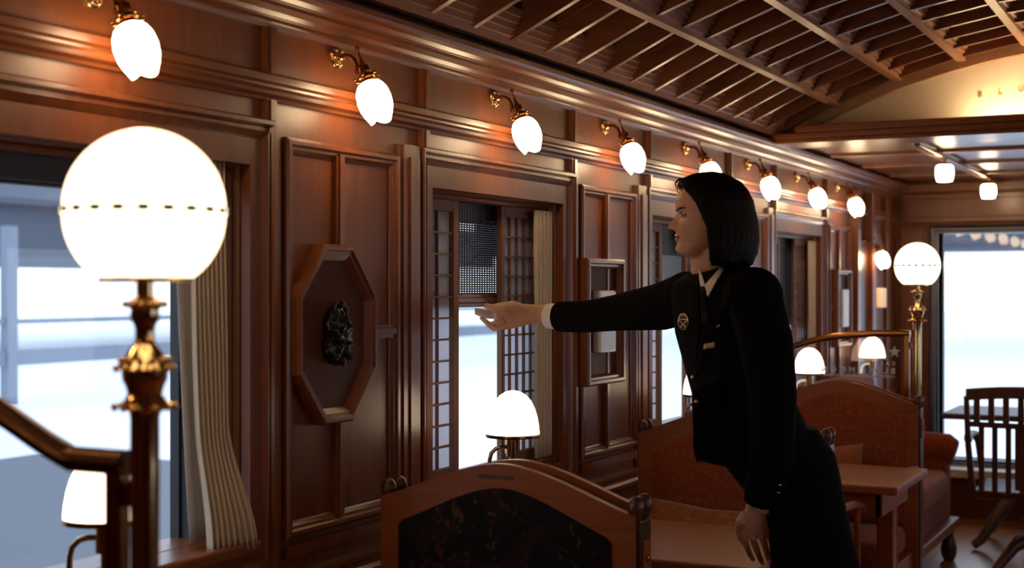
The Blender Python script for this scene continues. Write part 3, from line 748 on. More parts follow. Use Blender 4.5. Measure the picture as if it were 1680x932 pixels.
l1=make_tlamp('lit white domed table lamp in front of the reached window',(.178,3.052,.709))
copy_thing(l1,(.17,1.655,.709),'lit domed table lamp seen low at left through the nearest partition glass')
copy_thing(l1,(.17,4.48,.709),'lit domed table lamp showing just left of the jacket, by third window')
def side_table(loc,label):
    t=thing('side_table',label,'side table',loc,0,'small lamp tables beyond the partition')
    MB().box(-.12,.14,-.11,.11,.68,.705).build('table_top',TABLEW,t,bevel=.006); MB().lathe([(0,0),(.10,0),(.10,.02),(.03,.05),(.022,.12),(.03,.4),(.02,.6),(.04,.68),(0,.68)],(0,0,0),20).build('pedestal',CHAIRW,t,smooth=True); return t
side_table((.17,5.845,0),'small lamp table between partition and sofa'); side_table((.13,7.27,0),'small lamp table past the far arm of the sofa')
l2=make_tlamp('x',(.17,5.845,.706)); l2.children[0].data.materials[0]=TSHADE2; l2['label']=('lit domed table lamp behind etched glass, left of the mirrored words')
copy_thing(l2,(.12,7.27,.706),'lit domed table lamp behind etched glass, beside the white star')
def pillow(pts,label,m=ORP):
    t=MB(); cx,cy,cz,wx,wz,th,tilt,roll=pts; rs=[]; N=24
    # two domed faces from a grid
    G=18; vs=[];fs=[]
    for sgn in (1,-1):
        b=len(vs)
        for i in range(G+1):
            for j in range(G+1):
                u=-1+2*i/G; v=-1+2*j/G; k=max(0,(1-u**4)*(1-v**4))**.5
                pin=1-.10*(1-abs(u))*abs(v)**3; pin2=1-.10*(1-abs(v))*abs(u)**3
                vs.append(Vector((u*wx/2*pin2,sgn*th/2*k,v*wz/2*pin)))
        for i in range(G):
            for j in range(G):
                a=b+i*(G+1)+j; fs.append((a,a+1,a+G+2,a+G+1) if sgn<0 else (a,a+G+1,a+G+2,a+1))
    R_=Matrix.Rotation(tilt,3,'X')@Matrix.Rotation(roll,3,'Y')
    t.add([R_@v for v in vs],fs); o=t.build('throw_pillow',m,smooth='all'); o.location=(cx,cy,cz); 
    bm=bmesh.new(); bm.from_mesh(o.data); bmesh.ops.remove_doubles(bm,verts=bm.verts,dist=1e-4); bm.to_mesh(o.data); bm.free()
    o.data.polygons.foreach_set('use_smooth',[True]*len(o.data.polygons)); return tag(o,label,'pillow')
pillow((.40,3.855,.575,.40,.28,.10,-.28,.05),'orange pillow on the settee just behind the hand-side table')
pillow((.36,5.27,.60,.36,.28,.10,-.28,-.12),'red orange pillow leaning on the far settee')
# ------------------------------------------------------------------ long sofa beyond the partition
t=thing('long_sofa','red orange floral sofa along the wall past the partition','sofa',(0,6.02,0)); SL_=1.12
MB().box(.05,.50,.14,SL_-.14,.30,.43).build('seat_cushion',ORP,t,bevel=.035,smooth='all',seg=4)
MB().box(.05,.49,.10,SL_-.10,.20,.305).build('seat_base',ORF,t,bevel=.01)
MB().box(.04,.53,.02,SL_-.02,.155,.20).build('front_rail',CHAIRW,t,bevel=.008)
MB().box(.03,.16,.05,SL_-.05,.40,.86).build('backrest',ORF,t,bevel=.03,smooth='all',seg=4)
for y in (.07,SL_-.07):
    mb=MB().tube([(.08,y,.52),(.30,y,.525),(.49,y,.515),(.52,y,.505)],[.075,.075,.075,.055],18,[.07,.07,.07,.05]); mb.box(.08,.49,y-.055,y+.055,.20,.52); mb.build('rolled_arm',ORF,t,bevel=.01,smooth=50)
for x in (.09,.49):
    for y in (.07,SL_-.07):
        MB().lathe([(0,0),(.022,0),(.034,.03),(.036,.06),(.026,.10),(.018,.125),(.03,.16),(0,.16)],(x,y,0),16).build('leg',DARKW,t,smooth=True)
t.scale=(1.10,1,1.06)
# ------------------------------------------------------------------ far table and wooden armchairs
t=thing('pedestal_table','dark wooden table with splayed feet by the panoramic window','table',(1.05,7.62,0))
MB().box(-.60,.60,-.26,.30,.670,.700).build('table_top',DARKW,t,bevel=.006)
MB().lathe([(0,.08),(.06,.08),(.09,.16),(.05,.26),(.07,.34),(.045,.42),(.04,.60),(.09,.67),(0,.67)],(-.15,0,0),24).build('pedestal',DARKW,t,smooth=True)
for k in range(4):
    a=PI/4+k*PI/2; c_,s_=math.cos(a),math.sin(a)
    mb=MB().tube([(-.15+c_*.04,s_*.04,.30),(-.15+c_*.16,s_*.12,.27),(-.15+c_*.28,s_*.2,.16),(-.15+c_*.37,s_*.26,.05),(-.15+c_*.42,s_*.29,.022)],[.045,.04,.032,.024,.022],12); mb.build('foot',DARKW,t,smooth=True)
def armchair(label,loc,rz,m):
    t=thing('slatback_armchair',label,'chair',loc,rz,'wooden armchairs by the panoramic window')
    # back plane at y=-.22, seat towards +y
    MB().box(-.25,.25,-.22,.24,.40,.435).build('seat',m,t,bevel=.012)
    mb=MB(); rs=[]
    for i in range(17):
        u=-1+i/8; x=.27*u; y=-.25-.03*(1-u*u); z=.875+.018*(1-u*u); rs.append([(x,y-.010,z-.035),(x,y+.010,z-.035),(x,y+.010,z+.018),(x,y-.010,z+.018)])
    mb.rings(rs); mb.build('crest_rail',m,t,bevel=.004)
    mb=MB(); rs=[]
    for i in range(17):
        u=-1+i/8; x=.27*u; y=-.24-.03*(1-u*u); z=.735; rs.append([(x,y-.008,z-.012),(x,y+.008,z-.012),(x,y+.008,z+.012),(x,y-.008,z+.012)])
    mb.rings(rs); mb.build('middle_rail',m,t)
    for u in (-1,1):
        MB().tube([(.245*u,-.21,.40),(.262*u,-.235,.64),(.268*u,-.25,.86)],[.016,.014,.012],10).build('back_post',m,t,smooth=True)
        mb=MB().tube([(.262*u,-.235,.66),(.285*u,-.08,.665),(.29*u,.10,.66),(.285*u,.18,.64),(.28*u,.20,.61)],[.012,.012,.014,.018,.014],12,[.018,.02,.024,.028,.02]); mb.tube([(.28*u,.12,.65),(.25*u,.13,.42)],.012,8); mb.build('armrest',m,t,smooth=True)
    for i in range(8):
        u=-.82+1.64*i/7; y=-.25-.03*(1-u*u)
        wd=.013
        MB().box(.27*u-wd,.27*u+wd,-.005,.005,.735,.86).xf(lambda p:(p[0],p[1]+y,p[2])).build('slat',m,t)
        MB().box(.25*u-wd*.9,.25*u+wd*.9,-.005,.005,.43,.735).xf(lambda p:(p[0],p[1]-.225-.03*(1-u*u)-(p[2]-.435)*-.0,p[2])).build('slat',m,t)
    MB().box(-.06,.06,-.262,-.252,.45,.735).build('centre_splat',m,t,bevel=.003)
    MB().lathe([(0,.12),(.04,.12),(.05,.18),(.03,.22),(.03,.34),(.07,.395),(0,.40)],(0,0,0),20).build('swivel_column',m,t,smooth=True)
    for k in range(4):
        a=PI/4+k*PI/2; c_,s_=math.cos(a),math.sin(a)
        MB().tube([(c_*.03,s_*.03,.20),(c_*.12,s_*.12,.17),(c_*.22,s_*.22,.07),(c_*.27,s_*.27,.022)],[.03,.027,.02,.02],10).build('leg',m,t,smooth=True)
    return t
armchair('dark slat-backed wooden armchair seen from behind at right edge',(.985,6.72,0),0,DARKW)
armchair('lighter wooden chair back just showing beyond the dark armchair',(1.12,8.05,0),PI,CHAIRW)
# ------------------------------------------------------------------ ceiling lamps beyond the arch
def track(x,label):
    t=thing('ceiling_track',label,'light track',(x,0,0)); MB().box(-.012,.012,5.95,8.3,1.942,1.957).build('track_bar',BRASSD,t,bevel=.003); return t
track(.60,'brass bar on the lower ceiling carrying the small lamps')
def clamp(y,x,label):
    t=thing('ceiling_lamp',label,'ceiling lamp',(x,y,1.942),0,'small lamps under the far ceiling')
    MB().lathe([(0,0),(.014,0),(.014,-.006),(.008,-.010),(.008,-.018),(.03,-.024),(.03,-.028),(0,-.028)],(0,0,0),20).build('lamp_holder',BRASS,t,smooth=True)
    MB().lathe([(0,-.028),(.030,-.028),(.039,-.036),(.042,-.06),(.040,-.085),(.034,-.104),(.028,-.106),(0,-.105)],(0,0,0),28).build('glass_shade',SHADE,t,smooth=50); return t
clamp(6.60,.60,'small lit glass ceiling lamp just right of the arch foot, left one of the pair')
clamp(7.95,.60,'small lit glass ceiling lamp, right and lower one of the pair')
clamp(7.2,1.5,'small lit glass ceiling lamp in the middle of the far ceiling, out of frame')
# pull handle and call plate on the far left wall
o=MB().box(0.022,.06,7.78,7.90,1.235,1.345).build('amber_wall_box',emit('amber_lampbox',(1,.42,.12),.5),bevel=.006); tag(o,'small amber box on the arched panel beneath the low sconce','wall box')
# ------------------------------------------------------------------ the person
from mathutils.bvhtree import BVHTree
SKIN,_t,_b=new_mat('skin'); _b.inputs['Base Color'].default_value=(.70,.42,.30,1); _b.inputs['Roughness'].default_value=.48
_b.inputs['Subsurface Weight'].default_value=.12; _b.inputs['Subsurface Radius'].default_value=(.012,.005,.003)
_n=_t.nodes.new('ShaderNodeTexNoise'); _n.inputs['Scale'].default_value=35; _r=_t.nodes.new('ShaderNodeValToRGB')
_r.color_ramp.elements[0].color=(.66,.38,.265,1); _r.color_ramp.elements[1].color=(.74,.46,.335,1)
_t.links.new(_n.outputs[0],_r.inputs[0]); _t.links.new(_r.outputs[0],_b.inputs['Base Color'])
LIP=simple('lips',(.36,.10,.075),.4); HAIR=simple('black_hair',(.0045,.003,.0025),.5,spec=.16); LASH=simple('lash',(.01,.006,.005),.6)
EYEW=simple('eye_white',(.33,.29,.27),.3); IRIS=simple('iris',(.012,.007,.005),.15); NAIL=simple('nail',(.62,.36,.28),.3)
GOLD=simple('gold_badge',(.75,.48,.2),.25,1); GOLDB=simple('gold_plate',(.55,.42,.2),.45,.6); SILV=simple('silver',(.8,.78,.75),.2,1)
TIE=simple('black_satin',(.004,.004,.005),.6,spec=.1)
FEET=Vector((1.0,3.0,0))
def lerp(tab,z):
    tab=sorted(tab)
    if z<=tab[0][0]: return tab[0][1]
    for (a,ra),(b,rb) in zip(tab,tab[1:]):
        if z<=b:
            u=(z-a)/(b-a); u=u*u*(3-2*u)*.35+u*.65; return ra+(rb-ra)*u
    return tab[-1][1]
XF=[(-.096,.040),(-.092,.060),(-.086,.073),(-.078,.0790),(-.070,.0785),(-.062,.0745),(-.054,.0755),(-.047,.0755),(-.040,.0765),(-.02,.0775),(-.005,.078),(.006,.0785),(.018,.0825),(.04,.083),(.06,.076),(.075,.064),(.086,.046),(.094,.02),(.096,.004)]
XB=[(-.096,.03),(-.09,.015),(-.08,-.005),(-.07,-.03),(-.055,-.055),(-.03,-.078),(0,-.090),(.04,-.090),(.07,-.070),(.088,-.038),(.096,-.004)]
WD=[(-.096,.014),(-.092,.024),(-.085,.034),(-.07,.044),(-.05,.053),(-.03,.060),(0,.067),(.03,.071),(.06,.064),(.08,.045),(.094,.018),(.096,.004)]
NA=[(.012,0),(.004,.004),(-.005,.0085),(-.015,.0165),(-.022,.0220),(-.0265,.0245),(-.030,.0190),(-.034,.006),(-.040,0)]
def g(x,s): return math.exp(-(x/s)**2)
def headpt(th,z):
    xf,xb,wd=lerp(XF,z),lerp(XB,z),lerp(WD,z); c,s=math.cos(th),math.sin(th)
    xm=(xf+xb)/2; hx=(xf-xb)/2
    e=.82 if c>0 else .9
    x=xm+hx*math.copysign(abs(c)**e,c); y=wd*math.copysign(abs(s)**.92,s)
    if c>0:
        nz=lerp(NA,z); sg=.0055+.0050*max(0,min(1,(-z)/.027))
        x+=nz*g(y,sg)
        x+=.004*(g(y-.0125,.005)+g(y+.0125,.005))*g(z+.031,.006)
        x+=.0090*g(y,.0165)*g(z+.0455,.0042)+.0088*g(y,.0145)*g(z+.0555,.0046)-.003*g(y,.02)*g(z+.0503,.0016)
        for q in (-1,1):
            x-=.0095*g(y-q*.030,.013)*g(z-.003,.010); x+=.003*g(y-q*.040,.014)*g(z+.022,.014); x+=.002*g(y-q*.028,.018)*g(z-.019,.006)
        x+=.002*g(y,.012)*g(z+.080,.008)
    return Vector((x,y,z))
HC=P(1166,357,3.25)
_ps=math.radians(7); _ang=math.atan2(-.3256*math.cos(_ps)-.9455*math.sin(_ps),-.9455*math.cos(_ps)+.3256*math.sin(_ps))
HM=Matrix.Translation(HC)@Matrix.Rotation(_ang,4,'Z')@Matrix.Rotation(math.radians(-2),4,'Y')@Matrix.Scale(1.0,4)
def headring():
    rs=[]; NZ,NT=110,120
    for i in range(NZ+1):
        z=-.096+.192*i/NZ; rs.append([HM@headpt(2*PI*j/NT,z) for j in range(NT)])
    return rs
def H(px,py,h): return P(px,py,2553.4*(1.74-h)/(2005-px))
body=MB(); body.rings(headring())
# ears
# neck and torso core
body.tube([HM@Vector((-.012,0,-.03)),HM@Vector((-.012,0,-.075)),P(1166,440,3.265),P(1178,462,3.27),P(1186,490,3.27)],[.052,.050,.048,.052,.07],28,[.048,.046,.046,.052,.08])
FT=Vector((-.665,-.746,0)); RT=Vector((-.746,.665,0))
def ring(px,py,d,a,b,n=48,ex=.9,da=0):
    c=P(px,py,d); F=Matrix.Rotation(da,3,'Z')@FT; R_=Matrix.Rotation(da,3,'Z')@RT
    return [c+F*b*math.copysign(abs(math.cos(t))**ex,math.cos(t))+R_*a*math.copysign(abs(math.sin(t))**ex,math.sin(t)) for t in [2*PI*j/n for j in range(n)]]
body.rings([ring(1186,470,3.27,.10,.05),ring(1192,500,3.27,.13,.075),ring(1205,590,3.26,.12,.08),ring(1225,680,3.25,.11,.075),ring(1262,740,3.22,.12,.08),ring(1302,810,3.15,.09,.055)])
# legs
for sx,ft in ((1,Vector((.975,3.08,0))),(-1,Vector((1.035,2.93,0)))):
    hp=P(1300,800,3.168)+RT*sx*.045
    kn=Vector((.965,3.0,.44))+RT*sx*.05
    body.tube([hp,hp*.5+kn*.5,kn,kn*.55+Vector((ft.x,ft.y,.08))*.45,Vector((ft.x,ft.y,.10)),Vector((ft.x,ft.y,.045))],[.055,.052,.045,.044,.030,.032],20)
# arms
SHF=P(1128,488,3.41); ELF=P(1012,513,3.60); WRF=H(888,515,.085)
SHN=P(1240,495,3.10); ELN=P(1270,655,3.05); WRN=P(1243,828,3.10)
body.tube([SHF,ELF,WRF*.9+ELF*.1,WRF],[.045,.038,.026,.0255],18,[.045,.036,.022,.020],up=(0,0,1))
UPH=(CS,SN,0)
body.tube([SHN,ELN,WRN*.9+ELN*.1,WRN],[.045,.038,.0235,.022],18,[.045,.036,.022,.019],up=UPH)
# far hand: closes on the blind's bottom rail
body.tube([H(900,516,.10),H(880,515,.075),H(862,516,.055),H(845,518,.035),H(828,520,.018),H(818,522,.008),H(812,523,.002)],[.0265,.026,.029,.034,.035,.031,.022],22,[.020,.0175,.0155,.0145,.0125,.0105,.008],up=(0,0,1))
body.tube([H(862,508,.060),H(842,501,.045),H(822,503,.028),H(808,505,.010),H(797,502,-.010),H(794,500.5,-.015)],[.012,.0135,.0115,.0098,.008,.005],12)
def finger(pts,rs): body.tube(pts,rs,12)
finger([H(826,508,.018),H(815,511,.004),H(800,513,-.022),H(786,510,-.045),H(779,508,-.056)],[.0095,.0095,.0085,.0074,.0052])
finger([H(824,516,.016),H(813,518,-.002),H(799,518,-.030),H(786,514.5,-.054),H(779,512.5,-.064)],[.0095,.0095,.0085,.0072,.005])
finger([H(825,525,.020),H(815,530,.010),H(804,533,-.008),H(796,527,-.022),H(788,520,-.032)],[.0095,.0092,.0085,.0072,.005])
finger([H(828,533,.026),H(820,538,.018),H(810,539,.006),H(802,534,-.004),H(796,527.5,-.010)],[.009,.0085,.0078,.0068,.0048])
# near hand resting on the table corner
body.tube([P(1246,815,3.10),P(1243,830,3.10),P(1240,846,3.105),P(1237,861,3.11),P(1237,873,3.115),P(1238,880,3.12)],[.024,.0245,.029,.033,.033,.028],22,[.018,.018,.017,.015,.0125,.009],up=UPH)
finger([P(1218,866,3.11),P(1220,878,3.115),P(1225,896,3.135),P(1231,911,3.16),P(1236,919,3.175)],[.0082,.0078,.0073,.0066,.0050])
finger([P(1232,870,3.11),P(1235,882,3.112),P(1241,901,3.13),P(1247,916,3.16),P(1251,925,3.178)],[.0082,.0078,.0073,.0066,.0050])
finger([P(1246,870,3.11),P(1250,882,3.112),P(1256,899,3.13),P(1260,914,3.16),P(1263,923,3.178)],[.0080,.0076,.0071,.0064,.0048])
finger([P(1257,866,3.115),P(1262,878,3.12),P(1267,893,3.14),P(1270,905,3.165),P(1271,912,3.18)],[.0078,.0074,.0068,.006,.0045])
finger([P(1224,842,3.10),P(1216,855,3.10),P(1213,868,3.115),P(1216,882,3.135),P(1220,890,3.15)],[.011,.0125,.0105,.0088,.006])
def remesh(mb,name,m,vox,smooth_it=2,parent=None,decim=None):
    o=mb.build(name+'_tmp',m); r=o.modifiers.new('r','REMESH'); r.mode='VOXEL'; r.voxel_size=vox
    s=o.modifiers.new('s','SMOOTH'); s.factor=.5; s.iterations=smooth_it
    if decim: d=o.modifiers.new('d','DECIMATE'); d.ratio=decim
    dg=bpy.context.evaluated_depsgraph_get(); dg.update(); me=bpy.data.meshes.new_from_object(o.evaluated_get(dg))
    bpy.data.objects.remove(o); me.materials.clear(); me.materials.append(m); me.name=name
    me.polygons.foreach_set('use_smooth',[True]*len(me.polygons))
    n=bpy.data.objects.new(name,me); C.objects.link(n)
    if parent: n.parent=parent
    return n
person=remesh(body,'person',SKIN,.0020,2)
person['label']='person with black bob haircut in dark uniform suit, leaning to lower the window blind'; person['category']='person'
HI_=HM.inverted(); me=person.data; me.materials.append(LIP)
for p in me.polygons:
    q=HI_@p.center
    if q.x>.07 and abs(q.y)<.021:
        hw=.021
        top=-.0405-.004*(abs(q.y)/hw)**2+(-.0012 if abs(q.y)<.003 else 0)-.0045*(abs(q.y)/hw)**4; bot=-.0595+.0095*(abs(q.y)/hw)**2
        if bot<q.z<top: p.material_index=1
# jacket
jk=MB()
jk.rings([ring(1187,433,3.275,.052,.046),ring(1189,439,3.275,.068,.052),ring(1186,450,3.27,.120,.074),ring(1184,465,3.27,.155,.098),ring(1190,490,3.27,.168,.106),ring(1196,520,3.268,.166,.114),ring(1200,547,3.265,.160,.118),
   ring(1209,600,3.26,.152,.110),ring(1217,650,3.25,.148,.100),ring(1230,700,3.235,.163,.116),ring(1245,735,3.225,.172,.134),ring(1253,757,3.22,.178,.145)])
jk.tube([P(1165,492,3.34),SHF,P(1085,503,3.475),ELF,P(968,519,3.66),P(917,520,3.737)],[.052,.066,.060,.0475,.043,.042],26,[.05,.056,.052,.045,.042,.041],up=(0,0,1))
jk.tube([P(1212,492,3.18),SHN,P(1256,560,3.075),P(1268,650,3.05),P(1266,740,3.055),P(1253,826,3.085)],[.050,.064,.061,.053,.050,.0455],26,[.05,.060,.056,.050,.047,.043],up=UPH)
jk.ball(P(1236,487,3.115),.068,12); jk.ball(P(1128,486,3.405),.062,12)
jk.rings([[P(x,y,dd) for x,y in ((1137,640),(1180,620),(1190,735),(1168,743),(1143,760),(1137,735))] for dd in (3.135,3.175)])
jacket=remesh(jk,'jacket',CLOTH,.004,6)
sk=MB(); PH=FEET
sk.rings([ring(1262,700,3.235,.13,.095),ring(1274,740,3.22,.150,.118),ring(1284,775,3.205,.155,.110),ring(1306,820,3.13,.130,.090),ring(1328,870,3.08,.112,.076),ring(1338,932,3.04,.125,.078)]
  +[[p+Vector((dx,dy,dz)) for p in ring(1338,932,3.04,a,b)] for dx,dy,dz,a,b in ((.02,-.01,-.12,.165,.105),(.035,-.02,-.26,.175,.12),(.035,-.02,-.262,.16,.105))])
skirt=sk.xf(lambda p:(p.x,p.y,p.z)).build('skirt',CLOTH,smooth='all')
# shoes
shoes=[]
for ft in (Vector((.975,3.08,0)),Vector((1.035,2.93,0))):
    rs=[]; F=FT
    for u,wd,h in ((-.045,.02,.05),(-.03,.03,.065),(.0,.033,.06),(.04,.036,.045),(.09,.040,.036),(.13,.034,.030),(.155,.02,.022)):
        c=ft+F*u; rs.append([c+RT*wd*math.cos(t)+Vector((0,0,.002+h/2+h/2*math.sin(t))) for t in [2*PI*j/20 for j in range(20)]])
    shoes.append(MB().rings(rs).build('shoe',BLACK,smooth='all'))
# hair
XFh=[(-.114,.07),(-.1,.078),(-.05,.084),(0,.089),(.03,.0915),(.055,.0905),(.075,.084),(.09,.070),(.1,.050),(.106,.025),(.1085,.003)]
XBh=[(-.114,.075),(-.108,.092),(-.1,.103),(-.077,.112),(-.049,.1145),(-.017,.112),(.04,.098),(.065,.085),(.083,.070),(.096,.048),(.105,.025),(.1085,.003)]
WDh=[(-.114,.074),(-.1,.085),(-.07,.088),(0,.083),(.04,.080),(.065,.072),(.083,.060),(.096,.042),(.105,.022),(.1085,.003)]
T0=[(-.114,88),(-.1,84),(-.03,79),(0,71),(.025,63),(.043,53),(.06,38),(.073,22),(.082,8),(.088,1),(.12,1)]
def hairpt(th,z,off,k=1):
    xf,xb,wd=lerp(XFh,z)-off,lerp(XBh,z)-off,lerp(WDh,z)-off; c,s=math.cos(th),math.sin(th)
    st=1+.006*k*math.sin(43*th+3*math.sin(z*40))+.005*k*math.sin(97*th+1+z*25)
    x=(xf if c>0 else xb)*math.copysign(abs(c)**.9,c)*st; y=wd*math.copysign(abs(s)**.9,s)*st
    return HM@Vector((x,y,z))
mb=MB(); rs=[]; NT=170
for i in range(64):
    z=-.114+.2224*i/63; t0=math.radians(lerp(T0,z)); off=.016 if z<.08 else .010
    zz=z+(.003*math.sin(z*0) if i else 0)
    zi=min(z,.098)
    rout=[]
    for j in range(NT+1):
        th=t0+(2*PI-2*t0)*j/NT
        pt=hairpt(th,z,0)
        if i<6: pt=pt+Vector((0,0,.004*math.sin(th*9)+.004*math.cos(th)))   # uneven tips
        e=min(j,NT-j)
        rout.append(pt if e>2 else hairpt(th,z,.006*(3-e)/3))
    rin=[hairpt(t0+(2*PI-2*t0)*j/24,z if z<.098 else .098,off,0) for j in range(24,-1,-1)]
    rs.append(rout+rin)
mb.rings(rs)
for (yy,zz,dx,dz,l) in ((.012,.080,.012,-.010,1),(.004,.081,.014,-.016,1.25),(-.008,.081,.013,-.012,1),(.020,.076,.009,-.016,1.1),(-.018,.078,.010,-.02,1.2),(.026,.07,.006,-.02,1.1)):
    a=Vector((.060,yy,zz+.006)); pts=[HM@a,HM@(a+Vector((dx*1.2,0,.001))),HM@(a+Vector((dx*1.9,0,dz*.5*l))),HM@(a+Vector((dx*1.6,.002,dz*1.5*l)))]
    mb.tube(pts,[.0035,.0028,.0016,.0003],6)
hair=mb.build('hair',HAIR,smooth='all')
# eyes, brows
feat=[]
for q in (1,-1):
    c=Vector((.0590,q*.030,.002)); 
    b=MB().ball((0,0,0),.0112,14).xf(lambda p:HM@(Vector(p)+c)); eb=b.build('eye',EYEW,smooth='all'); feat.append(eb)
    b=MB().ball((0,0,0),.01145,28); b.f=[f for f in b.f if len(f)==4 and sum(b.v[i].x for i in f)/4>.0090]; b.xf(lambda p:HM@(Vector(p)+c)); feat.append(('sub',b.build('iris',IRIS,smooth='all'),eb))
    for nm_,lo_,hi_ in (('upper_eyelid',.0028,1),('lower_eyelid',-1,-.0042)):
        b=MB().ball((0,0,0),.0123,20); b.f=[f for f in b.f if len(f)==4 and lo_<sum(b.v[i].z for i in f)/4<hi_]; b.xf(lambda p:HM@(Vector(p)+c)); feat.append(b.build(nm_,SKIN,smooth='all'))
    def fs(y,z,o=.001):
        th=math.asin(max(-1,min(1,abs(y)/lerp(WD,z)))**(1/.92)) if abs(y)<lerp(WD,z) else PI/2
        v=headpt(math.copysign(th,y),z); return HM@(v+Vector((o,math.copysign(o*.4,y),0)))
    pts=[fs(q*(.017+.027*k/10),.0030+.0048*math.sin(PI*(.15+.8*k/10))-.002*(k/10),.0026) for k in range(11)]
    feat.append(MB().tube(pts,[.0006,.0012,.0015,.0017,.0018,.0018,.0018,.0017,.0015,.0012,.0008],8).build('eyelash',LASH,smooth='all'))
    pts=[fs(q*(.018+.027*k/10),-.0010-.0025*math.sin(PI*(.1+.8*k/10)),.0008) for k in range(11)]
    feat.append(MB().tube(pts,[.0003]+[.0006]*9+[.0003],6).build('lower_lash',LASH,smooth='all'))
    pts=[fs(q*(.013+.036*k/10),.0135+.0045*math.sin(PI*.62*k/10),.0010) for k in range(11)]
    feat.append(MB().tube(pts,[.0024,.0034,.0036,.0036,.0034,.0032,.003,.0026,.0021,.0015,.0007],8,[.0012]*11).build('eyebrow',LASH,smooth='all'))
# shirt cuffs
def cuff(a,b,ra,rb,up,name='shirt_cuff'):
    mb=MB(); n=28
    d=(b-a).normalized(); u=Vector(up); A=(u-d*u.dot(d)).normalized(); B=d.cross(A); rs=[]
    for c,k in ((a,1),(b,1),(b,.90),(a,.90)):
        rs.append([c+A*ra*k*math.cos(2*PI*j/n)+B*rb*k*math.sin(2*PI*j/n) for j in range(n)])
    rs.append(rs[0]); mb.rings(rs,True,False); return mb.build(name,SHIRT,smooth=50)
cf=[cuff(P(925,520,3.725),P(901,518.5,3.762),.0345,.0320,(0,0,1)),cuff(P(1252,822,3.095),P(1247,831,3.10),.0305,.028,UPH)]
# details laid on the jacket by casting from the front
bvh=BVHTree.FromObject(jacket,bpy.context.evaluated_depsgraph_get()); O=Vector((CX,0,CZ))
bvb=BVHTree.FromObject(person,bpy.context.evaluated_depsgraph_get())
def on(px,py,off=.002,tree=None):
    d=(P(px,py,3.2)-O).normalized(); best=None
    for tr in ((bvh,) if tree is None else tree):
        h=tr.ray_cast(O,d)
        if h[0] is not None and (best is None or h[3]<best[3]): best=h
    if best is None: return P(px,py,3.2)
    return best[0]-d*off
def patch(poly,name,m,th=.0015,tree=None,res=6,off=.0015):
    # polygon in picture order -> quad strip between left and right chains, conforming to the cloth
    L_,R_=poly; rs=[]
    for (a,b) in zip(L_,R_):
        rs.append([on(a[0]+(b[0]-a[0])*k/res,a[1]+(b[1]-a[1])*k/res,off,tree) for k in range(res+1)])
    mb=MB(); mb.rings(rs,False,False); o=mb.build(name,m,smooth='all'); s=o.modifiers.new('t','SOLIDIFY'); s.thickness=th; s.offset=0; return o
both=(bvh,bvb)
det=[]
det.append(patch(([(1146,441),(1147,452),(1148,462),(1150,474),(1154,484)],[(1150,444),(1153,455),(1156,464),(1157,472),(1158,482)]),'shirt_collar',SHIRT,tree=both,off=.004))
det.append(patch(([(1183,437),(1172,450),(1163,460),(1155,470),(1156,478)],[(1189,438),(1181,453),(1173,466),(1166,479),(1162,487)]),'shirt_collar',SHIRT,tree=both,off=.005))
det.append(patch(([(1149,470),(1148,480),(1150,488),(1151,500),(1152,530)],[(1156,470),(1159,480),(1157,489),(1160,502),(1166,530)]),'tie',TIE,th=.004,tree=both,off=.006))
det.append(patch(([(1187,440),(1176,460),(1166,480),(1160,510),(1154,545),(1146,590),(1139,620)],[(1204,440),(1204,462),(1200,490),(1185,520),(1172,548),(1155,592),(1141,622)]),'lapel',CLOTH,th=.003,off=.003))
det.append(patch(([(1141,452),(1134,468),(1128,490),(1132,515),(1138,545),(1138,590)],[(1146,454),(1148,466),(1148,485),(1149,515),(1147,548),(1140,600)]),'lapel',CLOTH,th=.003,off=.003))
det.append(patch(([(1155,564),(1154.5,568.5),(1154.5,573)],[(1173,561),(1173,565.5),(1173,571)]),'name_badge',GOLDB,th=.0015,off=.003))
det.append(patch(([(1153,541),(1153,543)],[(1186,537.5),(1186,539)]),'pocket_edge',CLOTH,th=.002,off=.002))
def bits(name,m,fn,parent=None):
    mb=MB(); fn(mb); o=mb.build(name,m,smooth=True); return o
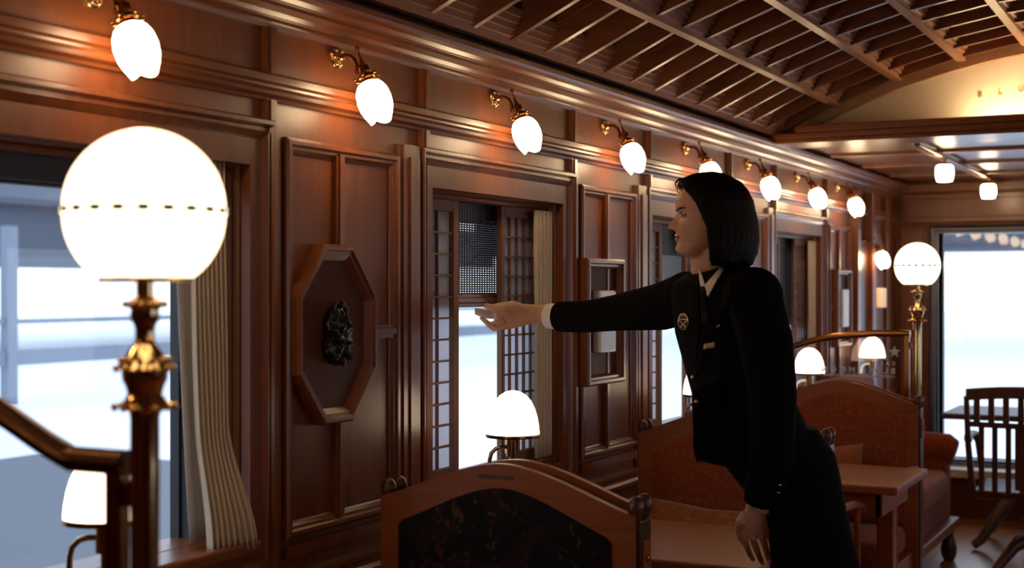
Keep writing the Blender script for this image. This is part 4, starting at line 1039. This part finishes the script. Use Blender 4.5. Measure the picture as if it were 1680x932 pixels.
# circular openwork crest on the far breast
def crest(mb):
    cx,cy=1121,528
    def q(r,a,o=.004): return on(cx+r*.62*math.cos(a),cy+r*math.sin(a),o)
    mb.tube([q(13.5,2*PI*k/28) for k in range(29)],.0011,6); mb.tube([q(10.5,2*PI*k/28) for k in range(29)],.0006,6)
    for k in range(5):
        a=-PI/2+k*4*PI/5; b=-PI/2+(k+1)*4*PI/5
        mb.tube([q(12,a),on(cx+.5*12*.62*(math.cos(a)+math.cos(b)),cy+.5*12*(math.sin(a)+math.sin(b)),.004),q(12,b)],.0009,6)
    for k in range(14):
        mb.ball(q(12.2,2*PI*k/14),.0013,5)
det.append(bits('round_crest',GOLD,crest))
def star(mb):
    cx,cy=1179.5,495
    pts=[on(cx+(4.2 if k%2==0 else 1.8)*math.cos(-PI/2+k*PI/5),cy+(4.2 if k%2==0 else 1.8)*math.sin(-PI/2+k*PI/5),.002) for k in range(10)]
    c0=on(cx,cy,.005); mb.add([c0]+pts,[(0,k+1,(k+1)%10+1) for k in range(10)]); mb.add([on(cx,cy,-.001)]+pts,[(0,(k+1)%10+1,k+1) for k in range(10)])
det.append(bits('star_pin',SILV,star))
def clip(mb): mb.tube([on(1170,537,.003),on(1174,535,.004),on(1181,532.5,.004),on(1182,534,.004),on(1176,537,.004)],.0008,6)
det.append(bits('pocket_clip',SILV,clip))
for (a,b) in ((1135.5,619),(1141,659)):
    det.append(bits('jacket_button',GOLD,lambda mb:mb.ball(on(a+2,b,.001),.006,8,(1,1,1))))
for (a,b) in ((1279.5,795.5),(1277,808)):
    det.append(bits('cuff_button',SILV,lambda mb:mb.ball(on(a,b,.001),.0045,8,(1,1,.6))))
# ring on the hand on the table and ring on the reaching hand
det.append(MB().tube([P(1252,889,3.119)+Vector((CS,SN,0))*.0086*math.cos(t)+Vector((0,.55,-.3)).normalized()*.0086*math.sin(t)+Vector((CS,SN,0))*.0 for t in [2*PI*k/24 for k in range(25)]],.0011,6).build('finger_ring',SILV,smooth='all'))
det.append(MB().ball(on(812.5,534,.0003,(bvb,)),.0022,6).build('ring_stone',SILV,smooth='all'))
for px,py in ((1235.8,916.5),(1250.5,922),(1262.4,920)):
    det.append(MB().ball(on(px,py,-.001,(bvb,)),.0045,8,(1,.5,1.2)).build('fingernail',NAIL,smooth='all'))
# parent everything to the body, origin at the feet
T_=Matrix.Translation(-FEET)
allp=[jacket,skirt,hair]+shoes+cf+det
subs=[f for f in feat if isinstance(f,tuple)]; allp+= [f for f in feat if not isinstance(f,tuple)]
for o in [person]+allp+[s[1] for s in subs]: o.data.transform(T_)
person.location=FEET
for o in allp: o.parent=person
for _,o,pa in subs: o.parent=pa
